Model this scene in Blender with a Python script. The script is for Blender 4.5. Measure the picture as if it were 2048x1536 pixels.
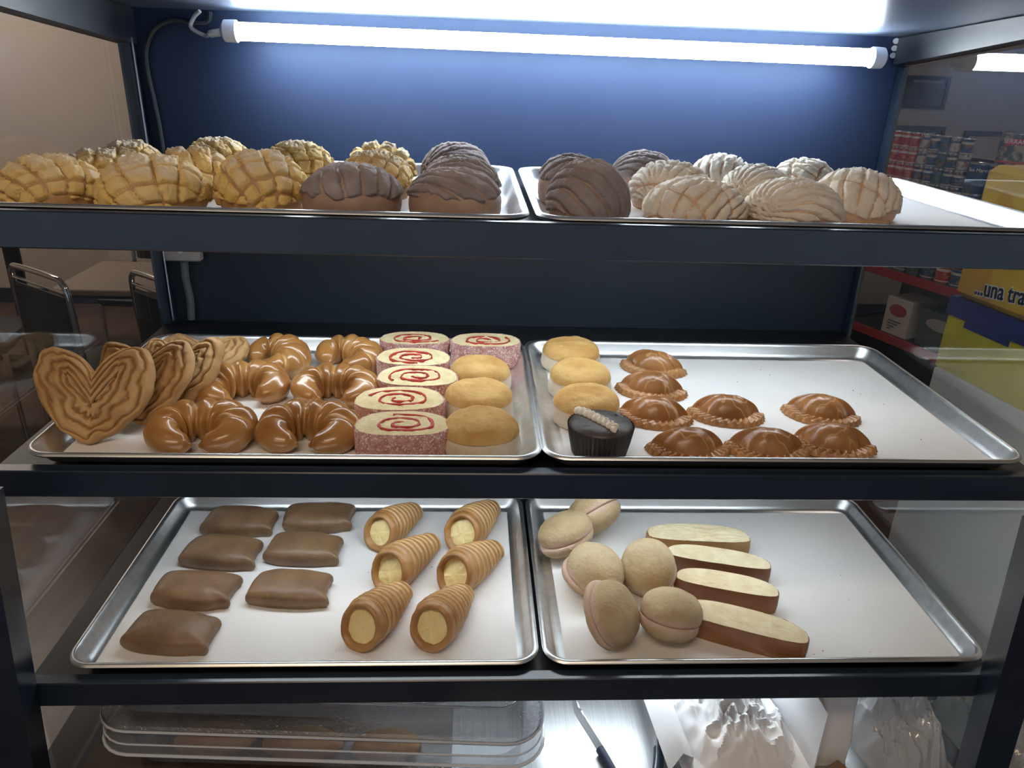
import bpy, math, random
import numpy as np
from mathutils import Matrix, Vector
for o in list(bpy.data.objects): bpy.data.objects.remove(o)
S = bpy.context.scene; COL = S.collection
ZO = 1.15                                   # floor to rim of the middle trays
PI = math.pi
# ------------------------------------------------------------------ camera, world, light, exposure
cam = bpy.data.cameras.new('camera'); co = bpy.data.objects.new('camera', cam); COL.objects.link(co)
cam.sensor_width = 36.0; cam.lens = 1512.16/2048*36; cam.clip_start = 0.02; cam.clip_end = 60
_a, _b, _c = -0.0602, -0.4000, -0.0361      # yaw, pitch, roll
_Rz = Matrix.Rotation(_a, 3, 'Z'); _Rx = Matrix.Rotation(_b, 3, 'X'); _Ry = Matrix.Rotation(_c, 3, 'Y')
_R = _Rz @ _Rx @ _Ry
_M = Matrix((_R.col[0], _R.col[2], -_R.col[1])).transposed()
co.matrix_world = Matrix.Translation((-0.0985, -0.8567, 0.4654+ZO)) @ _M.to_4x4()
S.camera = co
S.view_settings.view_transform = 'Standard'; S.view_settings.look = 'None'
S.view_settings.gamma = 1.0; S.view_settings.exposure = 0.0; S.view_settings.use_curve_mapping = False
world = bpy.data.worlds.new('world'); S.world = world; world.use_nodes = True
_wn = world.node_tree.nodes; _wl = world.node_tree.links
_tc = _wn.new('ShaderNodeTexCoord'); _sx = _wn.new('ShaderNodeSeparateXYZ'); _cr = _wn.new('ShaderNodeValToRGB')
_mr = _wn.new('ShaderNodeMapRange'); _mr.inputs[1].default_value = -1; _mr.inputs[2].default_value = 1
_wl.new(_tc.outputs['Generated'], _sx.inputs[0]); _wl.new(_sx.outputs[2], _mr.inputs[0]); _wl.new(_mr.outputs[0], _cr.inputs[0]); _wl.new(_cr.outputs[0], _wn['Background'].inputs[0])
_cr.color_ramp.elements[0].position = .30; _cr.color_ramp.elements[0].color = (.05, .045, .04, 1)      # dim shop floor
_cr.color_ramp.elements[1].position = .95; _cr.color_ramp.elements[1].color = (.20, .17, .14, 1)
for _p, _k in ((.335, (.10, .10, .11, 1)), (.375, (1.15, 1.45, 2.0, 1)), (.47, (1.0, 1.15, 1.45, 1)), (.54, (.46, .45, .46, 1))): _e = _cr.color_ramp.elements.new(_p); _e.color = _k   # bright band added for an unseen shop front, shaped to brighten the top rail
world.node_tree.nodes['Background'].inputs[1].default_value = 0.29
LED_TOP, LED_SHELF, LED_BASE = 52.0, 17.0, 24.0
def lamp(name, loc, rot, sx, sy, power, color):
    l = bpy.data.lights.new(name, 'AREA'); l.shape = 'RECTANGLE'; l.size = sx; l.size_y = sy; l.energy = power; l.color = color
    o = bpy.data.objects.new(name, l); o.location = loc; o.rotation_euler = rot; COL.objects.link(o); return o
# ceiling lamps of the shop: two over the aisle where the photographer stands, one over the tables, one over the groceries
lamp('shop_ceiling_lamp', (-0.9, -1.9, 2.6), (0.35, 0, 0), 1.2, 0.3, 6, (1.0, 0.70, 0.42))
lamp('shop_ceiling_lamp', (-0.4, -1.15, 2.65), (0.2, 0, 0), 1.2, 0.3, 12, (1.0, 0.80, 0.60))
lamp('shop_ceiling_lamp', (-3.1, 3.3, 2.65), (0, 0, 0), 1.2, 0.3, 35, (1.0, 0.86, 0.74))
lamp('shop_ceiling_lamp', (1.5, 1.5, 2.65), (0, 0, 0), 1.2, 0.3, 12, (1.0, 0.86, 0.78))
# ------------------------------------------------------------------ helpers
def obj(name, V, F, m, parent=None, smooth=True, mask=None, auto=None):
    me = bpy.data.meshes.new(name)
    me.from_pydata([tuple(map(float, v)) for v in np.asarray(V, float).reshape(-1, 3)], [], [tuple(int(i) for i in f) for f in F])
    if mask is not None:
        at = me.attributes.new('mask', 'FLOAT', 'POINT'); at.data.foreach_set('value', np.asarray(mask, np.float32).ravel())
    if smooth: me.polygons.foreach_set('use_smooth', [True]*len(me.polygons))
    me.update()
    if smooth and auto is not None: me.set_sharp_from_angle(angle=math.radians(auto))
    me.materials.append(m)
    o = bpy.data.objects.new(name, me); COL.objects.link(o)
    if parent is not None: o.parent = parent
    return o
def tag(o, label=None, cat=None, group=None, kind=None):
    if label: o['label'] = label
    if cat: o['category'] = cat
    if group: o['group'] = group
    if kind: o['kind'] = kind
    return o
def thing(name, loc, label, cat, group=None, rz=0.0, rot=None):
    o = bpy.data.objects.new(name, None); COL.objects.link(o); o.empty_display_size = .02
    o.location = (loc[0], loc[1], loc[2]+ZO); o.rotation_euler = rot if rot else (0, 0, rz)
    return tag(o, label, cat, group)
def dup(root, loc, rz, label):
    def cp(a, par):
        b = a.copy(); COL.objects.link(b)
        if par is not None: b.parent = par
        for c in list(a.children): cp(c, b)
        return b
    r = cp(root, None); r.location = (loc[0], loc[1], loc[2]+ZO); r.rotation_euler = (0, 0, rz); r['label'] = label
    return r
class MB:
    def __init__(s): s.V = []; s.F = []; s.K = []
    def add(s, V, F, k=0.0):
        n = len(s.V); V = np.asarray(V, float).reshape(-1, 3); s.V += V.tolist(); s.F += [[i+n for i in f] for f in F]
        s.K += list(np.broadcast_to(np.asarray(k, float).ravel(), (len(V),))); return s
    def box(s, x0, x1, y0, y1, z0, z1, b=0.0, k=0.0):
        if b <= 0:
            V = [(x, y, z) for z in (z0, z1) for y in (y0, y1) for x in (x0, x1)]
            return s.add(V, [(0, 2, 3, 1), (4, 5, 7, 6), (0, 1, 5, 4), (2, 6, 7, 3), (0, 4, 6, 2), (1, 3, 7, 5)], k)
        L = []
        cx, cy, w, d = (x0+x1)/2, (y0+y1)/2, x1-x0, y1-y0
        for ins, z in ((b, z0), (0, z0+b), (0, z1-b), (b, z1)):
            L.append(np.c_[rrect(w-2*ins, d-2*ins, max(b-ins, b*.25), 2)+[cx, cy], np.full(12, z)])
        V, F = loops(L, True, True); return s.add(V, F, k)
    def tube(s, pts, r, n=10, caps=True, k=0.0):
        V, F = sweep(pts, r, n, caps); return s.add(V, F, k)
    def build(s, name, m, parent=None, smooth=True, auto=40):
        return obj(name, s.V, s.F, m, parent, smooth, mask=s.K if any(s.K) else None, auto=auto)
def rrect(w, d, r, n=6):
    P = []
    for cx, cy, a0 in ((w/2-r, d/2-r, 0), (-w/2+r, d/2-r, PI/2), (-w/2+r, -d/2+r, PI), (w/2-r, -d/2+r, 1.5*PI)):
        for i in range(n+1):
            a = a0+PI/2*i/n; P.append((cx+r*math.cos(a), cy+r*math.sin(a)))
    return np.array(P)
def loops(L, cap0=False, cap1=False, closed=True):
    L = [np.asarray(l, float) for l in L]; n = len(L[0]); V = np.concatenate(L); F = []
    for i in range(len(L)-1):
        for j in range(n if closed else n-1):
            k = (j+1) % n; F.append((i*n+j, i*n+k, (i+1)*n+k, (i+1)*n+j))
    if cap0: F.append(tuple(range(n))[::-1])
    if cap1: F.append(tuple(range((len(L)-1)*n, len(L)*n)))
    return V, F
def catmull(P, sub=6):
    P = np.asarray(P, float); out = []
    Q = np.vstack([2*P[0]-P[1], P, 2*P[-1]-P[-2]])
    for i in range(1, len(Q)-2):
        for t in np.linspace(0, 1, sub, endpoint=False):
            a, b, c, d = Q[i-1:i+3]
            out.append(.5*((2*b)+(c-a)*t+(2*a-5*b+4*c-d)*t*t+(3*b-a-3*c+d)*t**3))
    out.append(P[-1]); return np.array(out)
def sweep(pts, r, n=10, caps=True):
    P = np.asarray(pts, float); m = len(P); r = np.broadcast_to(np.asarray(r, float), (m,))
    T = np.gradient(P, axis=0); T /= np.linalg.norm(T, axis=1)[:, None]+1e-12
    up = np.array([0, 0, 1.0]) if abs(T[0][2]) < .9 else np.array([1.0, 0, 0])
    L = []; N = np.cross(T[0], up); N /= np.linalg.norm(N)
    for i in range(m):
        N = N-T[i]*np.dot(N, T[i]); N /= np.linalg.norm(N)+1e-12; B = np.cross(T[i], N)
        a = np.linspace(0, 2*PI, n, endpoint=False)
        L.append(P[i]+r[i]*(np.cos(a)[:, None]*N+np.sin(a)[:, None]*B))
    return loops(L, caps, caps)
def vnoise(P, seed=0):
    P = np.asarray(P, float); I = np.floor(P).astype(np.int64); f = P-I; f = f*f*(3-2*f); out = 0
    def h(i, j, k):
        n = (i*374761393+j*668265263+k*1274126177+seed*144269504) & 0x7fffffff
        n = ((n ^ (n >> 13))*1274126177) & 0x7fffffff
        return ((n ^ (n >> 16)) & 0xffff)/65535.0*2-1
    for dx in (0, 1):
        for dy in (0, 1):
            for dz in (0, 1):
                w = (f[..., 0] if dx else 1-f[..., 0])*(f[..., 1] if dy else 1-f[..., 1])*(f[..., 2] if dz else 1-f[..., 2])
                out = out+w*h(I[..., 0]+dx, I[..., 1]+dy, I[..., 2]+dz)
    return out
def fbm(P, seed=0, o=3):
    return sum(vnoise(np.asarray(P)*2**i, seed+i*7)/2**i for i in range(o))
def sstep(a, b, x):
    t = np.clip((x-a)/(b-a), 0, 1); return t*t*(3-2*t)
def polar(fn, nr, nt, r0=0.0):
    """closed-around grid: fn(r, t) -> (x, y, z) arrays; collapses at r = 0."""
    r = np.linspace(r0, 1, nr)[:, None]*np.ones((1, nt)); t = np.linspace(0, 2*PI, nt, endpoint=False)[None, :]*np.ones((nr, 1))
    P = np.stack(fn(r, t), -1); F = []
    for i in range(nr-1):
        for j in range(nt):
            k = (j+1) % nt
            F.append((i*nt+j, (i+1)*nt+j, (i+1)*nt+k, i*nt+k))
    return P, F, r, t
# ------------------------------------------------------------------ materials
MATS = {}
def mat(name, c1, c2=None, scale=20.0, rough=.6, bump=0.0, bscale=80.0, metal=0.0, spec=.5, c3=None, coat=0.0, coat_rough=.15, sss=0.0,
        speck=None, speck_scale=120.0, speck_t=.62, stretch=None, contrast=(.35, .65), tint=None, emit=0.0, detail=3.0):
    m = bpy.data.materials.new(name); m.use_nodes = True; nt = m.node_tree; N = nt.nodes; Lk = nt.links
    p = N['Principled BSDF']; p.inputs['Roughness'].default_value = rough; p.inputs['Metallic'].default_value = metal
    p.inputs['Specular IOR Level'].default_value = spec; p.inputs['Coat Weight'].default_value = coat; p.inputs['Coat Roughness'].default_value = coat_rough
    if tint: p.inputs['Specular Tint'].default_value = (*tint, 1)
    if sss: p.inputs['Subsurface Weight'].default_value = sss; p.inputs['Subsurface Scale'].default_value = .01
    tc = N.new('ShaderNodeTexCoord'); oi = N.new('ShaderNodeObjectInfo')
    src = tc.outputs['Object']
    if stretch:
        mp = N.new('ShaderNodeMapping'); mp.inputs['Scale'].default_value = stretch; Lk.new(src, mp.inputs['Vector']); src = mp.outputs[0]
    mul = N.new('ShaderNodeMath'); mul.operation = 'MULTIPLY'; mul.inputs[1].default_value = 37.0; Lk.new(oi.outputs['Random'], mul.inputs[0])
    def noise(sc, det=3.0):
        n = N.new('ShaderNodeTexNoise'); n.noise_dimensions = '4D'; n.inputs['Scale'].default_value = sc; n.inputs['Detail'].default_value = det
        Lk.new(src, n.inputs['Vector']); Lk.new(mul.outputs[0], n.inputs['W']); return n.outputs['Fac']
    def mix(fac, a, b):
        x = N.new('ShaderNodeMix'); x.data_type = 'RGBA'
        Lk.new(fac, x.inputs[0])
        for s, v in ((6, a), (7, b)):
            if isinstance(v, tuple): x.inputs[s].default_value = (*v, 1)
            else: Lk.new(v, x.inputs[s])
        return x.outputs[2]
    def ramp(f, lo, hi):
        r = N.new('ShaderNodeMapRange'); r.inputs[1].default_value = lo; r.inputs[2].default_value = hi; Lk.new(f, r.inputs[0]); return r.outputs[0]
    c = c1
    if c2: c = mix(ramp(noise(scale, detail), *contrast), c1, c2)
    if c3:
        at = N.new('ShaderNodeAttribute'); at.attribute_name = 'mask'; c = mix(at.outputs['Fac'], c, c3)
    if speck: c = mix(ramp(noise(speck_scale, 1.0), speck_t, speck_t+.05), c, speck)
    if isinstance(c, tuple): p.inputs['Base Color'].default_value = (*c, 1)
    else: Lk.new(c, p.inputs['Base Color'])
    if bump:
        b = N.new('ShaderNodeBump'); b.inputs['Strength'].default_value = bump; b.inputs['Distance'].default_value = .002
        Lk.new(noise(bscale, 4.0), b.inputs['Height']); Lk.new(b.outputs[0], p.inputs['Normal'])
    if emit:
        p.inputs['Emission Color'].default_value = (*c1, 1); p.inputs['Emission Strength'].default_value = emit
    MATS[name] = m; return m
def clear(name, tintc=(1, 1, 1), rough=.0, haze=0.0, hazec=(.8, .8, .8), bump=0.0, bscale=200, ior=1.5):
    m = bpy.data.materials.new(name); m.use_nodes = True; nt = m.node_tree; N = nt.nodes; Lk = nt.links
    N.remove(N['Principled BSDF']); out = N['Material Output']
    tr = N.new('ShaderNodeBsdfTransparent'); tr.inputs[0].default_value = (*tintc, 1)
    gl = N.new('ShaderNodeBsdfGlossy'); gl.inputs['Roughness'].default_value = rough
    ge = N.new('ShaderNodeNewGeometry'); dt = N.new('ShaderNodeVectorMath'); dt.operation = 'DOT_PRODUCT'
    Lk.new(ge.outputs['Normal'], dt.inputs[0]); Lk.new(ge.outputs['Incoming'], dt.inputs[1])
    def mth(op, a, b):
        n = N.new('ShaderNodeMath'); n.operation = op
        for i, v in enumerate((a, b)):
            if isinstance(v, (int, float)): n.inputs[i].default_value = v
            else: Lk.new(v, n.inputs[i])
        return n.outputs[0]
    f0 = ((ior-1)/(ior+1))**2
    ab = mth('ABSOLUTE', dt.outputs['Value'], 0.0)
    fr = mth('ADD', mth('MULTIPLY', mth('POWER', mth('SUBTRACT', 1.0, ab), 5.0), 1-f0), f0)
    mx = N.new('ShaderNodeMixShader'); Lk.new(fr, mx.inputs[0]); Lk.new(gl.outputs[0], mx.inputs[2])
    base = tr.outputs[0]
    if haze:
        df = N.new('ShaderNodeBsdfDiffuse'); df.inputs[0].default_value = (*hazec, 1)
        m2 = N.new('ShaderNodeMixShader'); m2.inputs[0].default_value = haze; Lk.new(base, m2.inputs[1]); Lk.new(df.outputs[0], m2.inputs[2]); base = m2.outputs[0]
    Lk.new(base, mx.inputs[1]); Lk.new(mx.outputs[0], out.inputs[0])
    if bump:
        tc = N.new('ShaderNodeTexCoord'); n = N.new('ShaderNodeTexNoise'); n.inputs['Scale'].default_value = bscale; Lk.new(tc.outputs['Object'], n.inputs['Vector'])
        b = N.new('ShaderNodeBump'); b.inputs['Strength'].default_value = bump; b.inputs['Distance'].default_value = .003
        Lk.new(n.outputs['Fac'], b.inputs['Height']); Lk.new(b.outputs[0], gl.inputs['Normal'])
    return m
def led_mat(name, strength):
    m = bpy.data.materials.new(name); m.use_nodes = True; nt = m.node_tree; N = nt.nodes; Lk = nt.links
    N.remove(N['Principled BSDF']); e = N.new('ShaderNodeEmission'); e.inputs[0].default_value = (.86, .95, 1.0, 1)
    tc = N.new('ShaderNodeTexCoord'); sp = N.new('ShaderNodeSeparateXYZ'); Lk.new(tc.outputs['Object'], sp.inputs[0])
    a = N.new('ShaderNodeMath'); a.operation = 'MULTIPLY'; a.inputs[1].default_value = 2*PI/.0165; Lk.new(sp.outputs[0], a.inputs[0])
    s = N.new('ShaderNodeMath'); s.operation = 'SINE'; Lk.new(a.outputs[0], s.inputs[0])
    r = N.new('ShaderNodeMapRange'); r.inputs[1].default_value = -1; r.inputs[2].default_value = 1
    r.inputs[3].default_value = strength*.35; r.inputs[4].default_value = strength*1.65; Lk.new(s.outputs[0], r.inputs[0])
    Lk.new(r.outputs[0], e.inputs[1]); Lk.new(e.outputs[0], N['Material Output'].inputs[0]); return m
black = mat('black_paint', (.012, .021, .038), (.018, .030, .052), 9, .28, bump=.06, bscale=60, spec=.9)
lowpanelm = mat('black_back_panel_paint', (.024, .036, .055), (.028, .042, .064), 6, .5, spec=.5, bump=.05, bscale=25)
panelm = mat('glare_blue_back_panel', (.022, .038, .095), (.026, .043, .105), 6, .55, spec=1.0, bump=.05, bscale=25, tint=(.55, .72, 1.0))  # bluer than the lower panel: glare around the tube put into the colour
shelfm = mat('black_shelf_paint', (.010, .012, .016), (.016, .018, .022), 14, .38, spec=.5, bump=.05, bscale=40, speck=(.35, .33, .3), speck_scale=260, speck_t=.80)
alu = mat('aluminium_tray', (.74, .75, .76), (.86, .87, .88), 12, .37, metal=1.0, stretch=(1, 6, 6), bump=.03, bscale=30)
paperm = mat('parchment_paper', (.76, .75, .745), (.83, .82, .815), 5, .62, bump=.10, bscale=14, spec=.35)
glass = clear('side_glass', (.90, .91, .91), .0, haze=.012, hazec=(.8, .8, .8), ior=1.72)
white_pl = mat('white_plastic', (.78, .80, .84), rough=.4)
grey_box = mat('grey_junction_box_plastic', (.50, .48, .45), rough=.5)
cordm = mat('white_cord', (.55, .57, .60), rough=.5)
# ------------------------------------------------------------------ the display case
case = tag(thing('bakery_display_case', (0, .3, -1.15), 'black painted wooden bakery display case with three shelves and side glass', 'display case'), None)
def place(m, name, mt, parent, smooth=True, auto=40):
    o = m.build(name, mt, parent, smooth, auto)
    return o
def casepart(name, boxes, mt, b=.0015, label=None):
    m = MB()
    for q in boxes: m.box(q[0], q[1], q[2]-.3, q[3]-.3, q[4]+1.15, q[5]+1.15, b)
    o = m.build(name, mt, case)
    if label: o['label'] = label
    return o
GL, GR, YB = -.705, .684, .617
SH = {'T': .2795, 'M': -.0285, 'B': -.3395}
casepart('back_panel', [(-.709, .695, YB, YB+.018, .2700, .60)], panelm, label='upper back panel with the tube glare put into its blue colour')
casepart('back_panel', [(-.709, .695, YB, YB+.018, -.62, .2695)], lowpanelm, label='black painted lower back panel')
def wedge(name, x0, x1, y0, y1, zb0, zb1, zt0, zt1, mt):     # bottom and top heights at y0 (front) and y1 (rear)
    V = [(x, y-.3, z+1.15) for x in (x0, x1) for y, z in ((y0, zb0), (y1, zb1), (y1, zt1), (y0, zt0))]
    o = obj(name, V, [(0, 1, 2, 3), (7, 6, 5, 4), (0, 4, 5, 1), (1, 5, 6, 2), (2, 6, 7, 3), (3, 7, 4, 0)], mt, case, False); return o
wedge('top_panel', -.80, .80, -.05, YB, .572, .534, .60, .60, mat('glare_lifted_ceiling_paint', (.12, .15, .22), (.14, .175, .25), 8, .30, spec=.6, bump=.05, bscale=30))  # tube glare is put into this colour, lighter than the black paint
for k, yf in (('T', -.0005), ('M', .0035), ('B', -.0285)):
    casepart('shelf', [(GL+.004, GR-.004, yf, YB-.001, SH[k]-.018, SH[k])], shelfm)
casepart('front_rail', [(-.79, .79, -.014, -.001, .262, .3035)], black)
casepart('front_rail', [(-.79, .79, -.0155, .003, -.053, -.0155)], black)
casepart('front_rail', [(-.69, .668, -.048, -.029, -.366, -.3255)], black)
railm = mat('grey_painted_rail', (.040, .045, .055), (.060, .066, .078), 10, .42, bump=.25, bscale=45, stretch=(1, .3, 1))
wedge('top_side_rail', -.715, -.683, -.04, YB-.002, .533, .475, .570, .532, railm)
wedge('top_side_rail', .668, .700, -.04, YB-.002, .552, .487, .570, .532, railm)
for x0, x1 in ((GL-.003, -.687), (.679, GR+.004)):
    casepart('rear_post', [(x0, x1, .590, YB-.001, -.56, .486)], black)
def legpost(xi_top, xi_bot, sgn, y0, y1, w, zt, zb):
    m = MB(); L = []
    for z, xi in ((zb, xi_bot), (zt, xi_top)):
        xa, xb = (xi-w, xi) if sgn < 0 else (xi, xi+w)
        L.append(np.array([(xa, y0-.3, z+1.15), (xb, y0-.3, z+1.15), (xb, y1-.3, z+1.15), (xa, y1-.3, z+1.15)]))
    V, F = loops(L, True, True); m.add(V, F); return m.build('front_post', black, case)
legpost(-.652, -.742, -1, -.085, -.0485, .052, -.018, -1.15)
legpost(.622, .700, 1, -.085, -.0485, .052, -.054, -1.15)
for x0, x1 in ((-.80, -.745), (.745, .80)): casepart('front_post', [(x0, x1, -.05, -.016, -.015, .262)], black)
for x0, x1 in ((-.80, -.745), (.745, .80)): casepart('front_post', [(x0, x1, -.05, -.016, .304, .534)], black)
for s, x in (('l', GL), ('r', GR)):
    wedge('glass_upper_strip', x-.002, x+.002, -.012, .5895, .4856, .4856, .535, .4865, glass)['label'] = 'clear upper strip of the side glass'
    casepart('side_glass', [(x-.002, x+.002, -.012, .5895, -.555, .4855)], glass, 0, label='clear side glass pane')
casepart('glass_edge_strip', [(-.6825, -.6805, .587, .5895, -.02, .486)], mat('bright_glass_edge', (.8, .82, .85), rough=.15, metal=.6), 0)
casepart('cabinet_base', [(-.76, .845, -.22, YB, -.64, -.5605)], black)
steel = mat('brushed_steel_base', (.40, .41, .42), (.50, .51, .52), 10, .42, metal=1.0, stretch=(60, 1, 1), bump=.04, bscale=10)
casepart('base_board', [(-.690, -.1205, -.21, YB-.002, -.560, -.5575)], mat('brown_base_board', (.050, .034, .025), (.075, .050, .038), 6, .4, stretch=(1, 9, 1)), 0, label='dark brown board under the plastic box')
casepart('base_liner', [(-.120, .680, -.21, YB-.002, -.560, -.5575)], steel, 0, label='brushed metal bottom liner')
for x0, x1 in ((-.75, -.68), (.67, .74)): casepart('rear_leg', [(x0, x1, .54, .61, -1.15, -.641)], black)
# ------------------------------------------------------------------ room shell
def structure(name, m, mt, smooth=False):
    o = m.build(name, mt, None, smooth, None); o.location = (0, 0, 0); o['kind'] = 'structure'; return o
floorm = mat('worn_wood_floor', (.065, .040, .028), (.11, .068, .046), 3, .35, stretch=(8, .8, 1), bump=.05)
wallm = mat('beige_wall_paint', (.50, .42, .35), (.54, .455, .38), 3, .7, bump=.04, bscale=60)
structure('floor', MB().box(-5, 5.5, -3, 4.3, -.06, 0), floorm)
structure('wall_back', MB().box(-5, 5.5, 4.3, 4.42, 0, 2.9), wallm)
structure('wall_left', MB().box(-5.1, -5, -3, 4.3, 0, 2.9), wallm)
structure('ceiling', MB().box(-5, 5.5, .8, 4.3, 2.75, 2.85), mat('white_ceiling_paint', (.7, .68, .65), rough=.8))
structure('baseboard_back', MB().box(-5, 5.5, 4.28, 4.3, 0, .1), black)
# ------------------------------------------------------------------ LED tube lights
ledtop, ledshelf = led_mat('led_diffuser_bright', LED_TOP), led_mat('led_diffuser_shelf', LED_SHELF); ledmid = led_mat('led_diffuser_mid', LED_SHELF*1.22); ledbase = led_mat('led_diffuser_base', LED_BASE)
def led(x0, x1, y, z, tilt, mt, label, back=True):
    L = x1-x0; t = thing('led_tube_light', ((x0+x1)/2, y, z), label, 'light', 'tube lights inside the display case'); t.rotation_euler = (0, tilt, 0)
    m = MB(); P = [(-L/2, 0, 0), (L/2, 0, 0)]; V, F = sweep(P, .0145, 14, True); m.add(V, F); m.build('diffuser', mt, t)
    h = MB()
    if back:
        h.box(-L/2-.02, L/2+.02, .0130, .0300, -.010, .010, .002)
        for k in (-.3, .3): h.box(k*L-.01, k*L+.01, .0302, .0685, -.006, .006, .001)
    else:
        h.box(-L/2-.02, L/2+.02, -.021, .021, .0150, .0195, .002)
        for s in (-1, 1): h.box(-L/2-.02, L/2+.02, s*.0195-.0015, s*.0195+.0015, -.0146, .0149)  # side lips added to keep this tube's light off the back panel
    h.build('housing', white_pl, t)
    for s in (-1, 1):
        c = MB(); V, F = sweep([(s*L/2, 0, 0), (s*(L/2+.004), 0, 0), (s*(L/2+.020), 0, 0), (s*(L/2+.026), 0, 0)], [.0175, .0178, .0172, .009], 16, True); c.add(V, F)
        c.build('end_cap', white_pl, t)
    return t
led(-.492, .592, .548, .4985, .0035, ledtop, 'bright white led tube mounted across the back panel under the ceiling')
led(-.56, .58, .275, SH['T']-.018-.020, 0, ledmid, 'white led tube fixed under the top shelf, hidden above the middle trays', False)
led(-.56, .56, .20, SH['M']-.018-.020, 0, ledshelf, 'white led tube fixed under the middle shelf, hidden above the lower trays', False)
led(-.28, .60, .16, SH['B']-.018-.020, 0, ledbase, 'white led tube fixed under the bottom shelf above the plastic box', False)
def cord(name, pts, r, mt, label, cat):
    P = catmull(pts, 7); P[:, 2] += ZO; m = MB(); m.tube(P, r, 8); o = m.build(name, mt, None); return tag(o, label, cat)
cord('power_cord', [(-.520, .549, .498), (-.540, .556, .495), (-.560, .596, .493), (-.585, .603, .505), (-.578, .605, .522), (-.566, .600, .531)], [.0062]*7+[.0034]*29, cordm, 'short pale cord curling up from the left end of the bright tube', 'cord')
cord('wall_cord', [(-.552, .610, .531), (-.558, .611, .515), (-.585, .611, .512), (-.618, .611, .515), (-.650, .611, .500), (-.669, .611, .467), (-.672, .611, .427), (-.668, .611, .386), (-.665, .611, .335), (-.664, .611, .283)], .0042, mat('dark_painted_cord', (.045, .055, .065), rough=.45), 'dark painted cord running down the back panel beside the rear post', 'cord')
t = thing('junction_box', (-.652, .6165, .113), 'small grey junction box on the back panel under the top shelf', 'electrical box')
MB().box(-.035, .035, -.020, 0, -.017, .040, .003).build('box_body', grey_box, t)
MB().tube([(0, -.0235, .004), (0, -.0195, .004)], .0045, 12).build('cover_screw', alu, t)
cord('box_cord', [(-.652, .606, .0945), (-.655, .610, .057), (-.652, .610, .017), (-.655, .609, -.024)], .0075, mat('grey_conduit', (.16, .17, .18), rough=.5), 'grey flexible cord hanging below the small junction box', 'cord')
for z in (.527, .515, .503):
    m = MB(); V, F = sweep([(.664, .6125, z), (.664, .6160, z)], [.0052, .0045], 10); m.add(V, F)
    o = m.build('cable_clip', white_pl, None); o.location = (0, 0, ZO)
    tag(o, {.527: 'uppermost of three white cable clips in the upper rear corner', .515: 'middle of three white cable clips in the upper rear corner', .503: 'lowest of three white cable clips in the upper rear corner'}[z], 'clip', 'white cable clips')
# ------------------------------------------------------------------ trays and paper
TW, TD = .660, .457
def make_tray():
    prof = [(.0075, -.0078, .030), (.0025, -.0068, .034), (0, -.0036, .036), (.0022, -.0006, .034), (.0050, 0, .032), (.0080, -.0014, .030), (.0098, -.0050, .028),
            (.0160, -.0170, .024), (.0190, -.0215, .022), (.0235, -.0240, .019), (.030, -.0248, .014)]
    L = [np.c_[rrect(TW-2*i, TD-2*i, r, 7), np.full(32, z)] for i, z, r in prof]
    V, F = loops(L, False, True)
    me = obj('baking_tray', V, F, alu, None, True, auto=60)
    return me
trays = {}
tspec = [('T', 'L', -.024-TW/2*0, 0, 0, 'aluminium baking tray on the top shelf with yellow checkered conchas'), ]
TR = {'TL': (-.0311-TW/2, .0029+TD/2, .308, 'aluminium tray on the top shelf holding yellow checkered and brown buns'),
      'TR': (-.0243+TW/2, .0023+TD/2, .308, 'aluminium tray on the top shelf holding white and grey-brown shell buns'),
      'ML': (-.0020-TW/2, TD/2, 0, 'aluminium tray on the middle shelf filled with glazed rolls and pink cake slices'),
      'MR': (-.0025+TW/2, TD/2, 0, 'aluminium tray on the middle shelf with empanadas and one chocolate cupcake'),
      'BL': (.0060-TW/2, -.0302+TD/2, -.3114, 'aluminium tray on the lower shelf with brown cookies and cream horns'),
      'BR': (.0109+TW/2, -.0308+TD/2, -.3114, 'aluminium tray on the lower shelf with dusted round buns and bread slices')}
base = None
for k, (x, y, z, lab) in TR.items():
    if base is None: base = make_tray(); o = base
    else: o = base.copy(); COL.objects.link(o)
    o.location = (x, y, z+ZO); tag(o, lab, 'tray', 'baking trays')
def make_paper(seed, w=.600, d=.396):
    nx, ny = 40, 28; X, Y = np.meshgrid(np.linspace(-w/2, w/2, nx), np.linspace(-d/2, d/2, ny))
    Z = .0006*fbm(np.stack([X*9, Y*9, 0*X+seed], -1), seed)
    e = np.minimum(w/2-np.abs(X), d/2-np.abs(Y)); Z = np.clip(Z, 0, None)*np.clip(e/.03, 0, 1)+.0004
    V = np.stack([X, Y, Z], -1).reshape(-1, 3); V2 = V-np.array([0, 0, .0003]); F = []
    for j in range(ny-1):
        for i in range(nx-1): F.append((j*nx+i, j*nx+i+1, (j+1)*nx+i+1, (j+1)*nx+i))
    return V, F
PL = {'TL': 'white parchment sheet lining the tray of yellow checkered buns', 'TR': 'white parchment sheet lining the tray of white shell buns',
      'ML': 'white parchment sheet under the glazed crescent rolls', 'MR': 'white parchment sheet under the empanadas',
      'BL': 'white parchment sheet under the brown cookies and cream horns', 'BR': 'white parchment sheet under the dusted buns and bread slices'}
for i, (k, (x, y, z, _)) in enumerate(TR.items()):
    V, F = make_paper(i)
    o = obj('parchment_sheet', V, F, paperm); o.location = (x+(.006 if k[1] == 'R' else 0), y, z-.0244+ZO); tag(o, PL[k], 'paper', 'parchment sheets')
FT, FM, FB = .308-.0235, -.0235, -.3114-.0235        # paper surfaces
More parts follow.
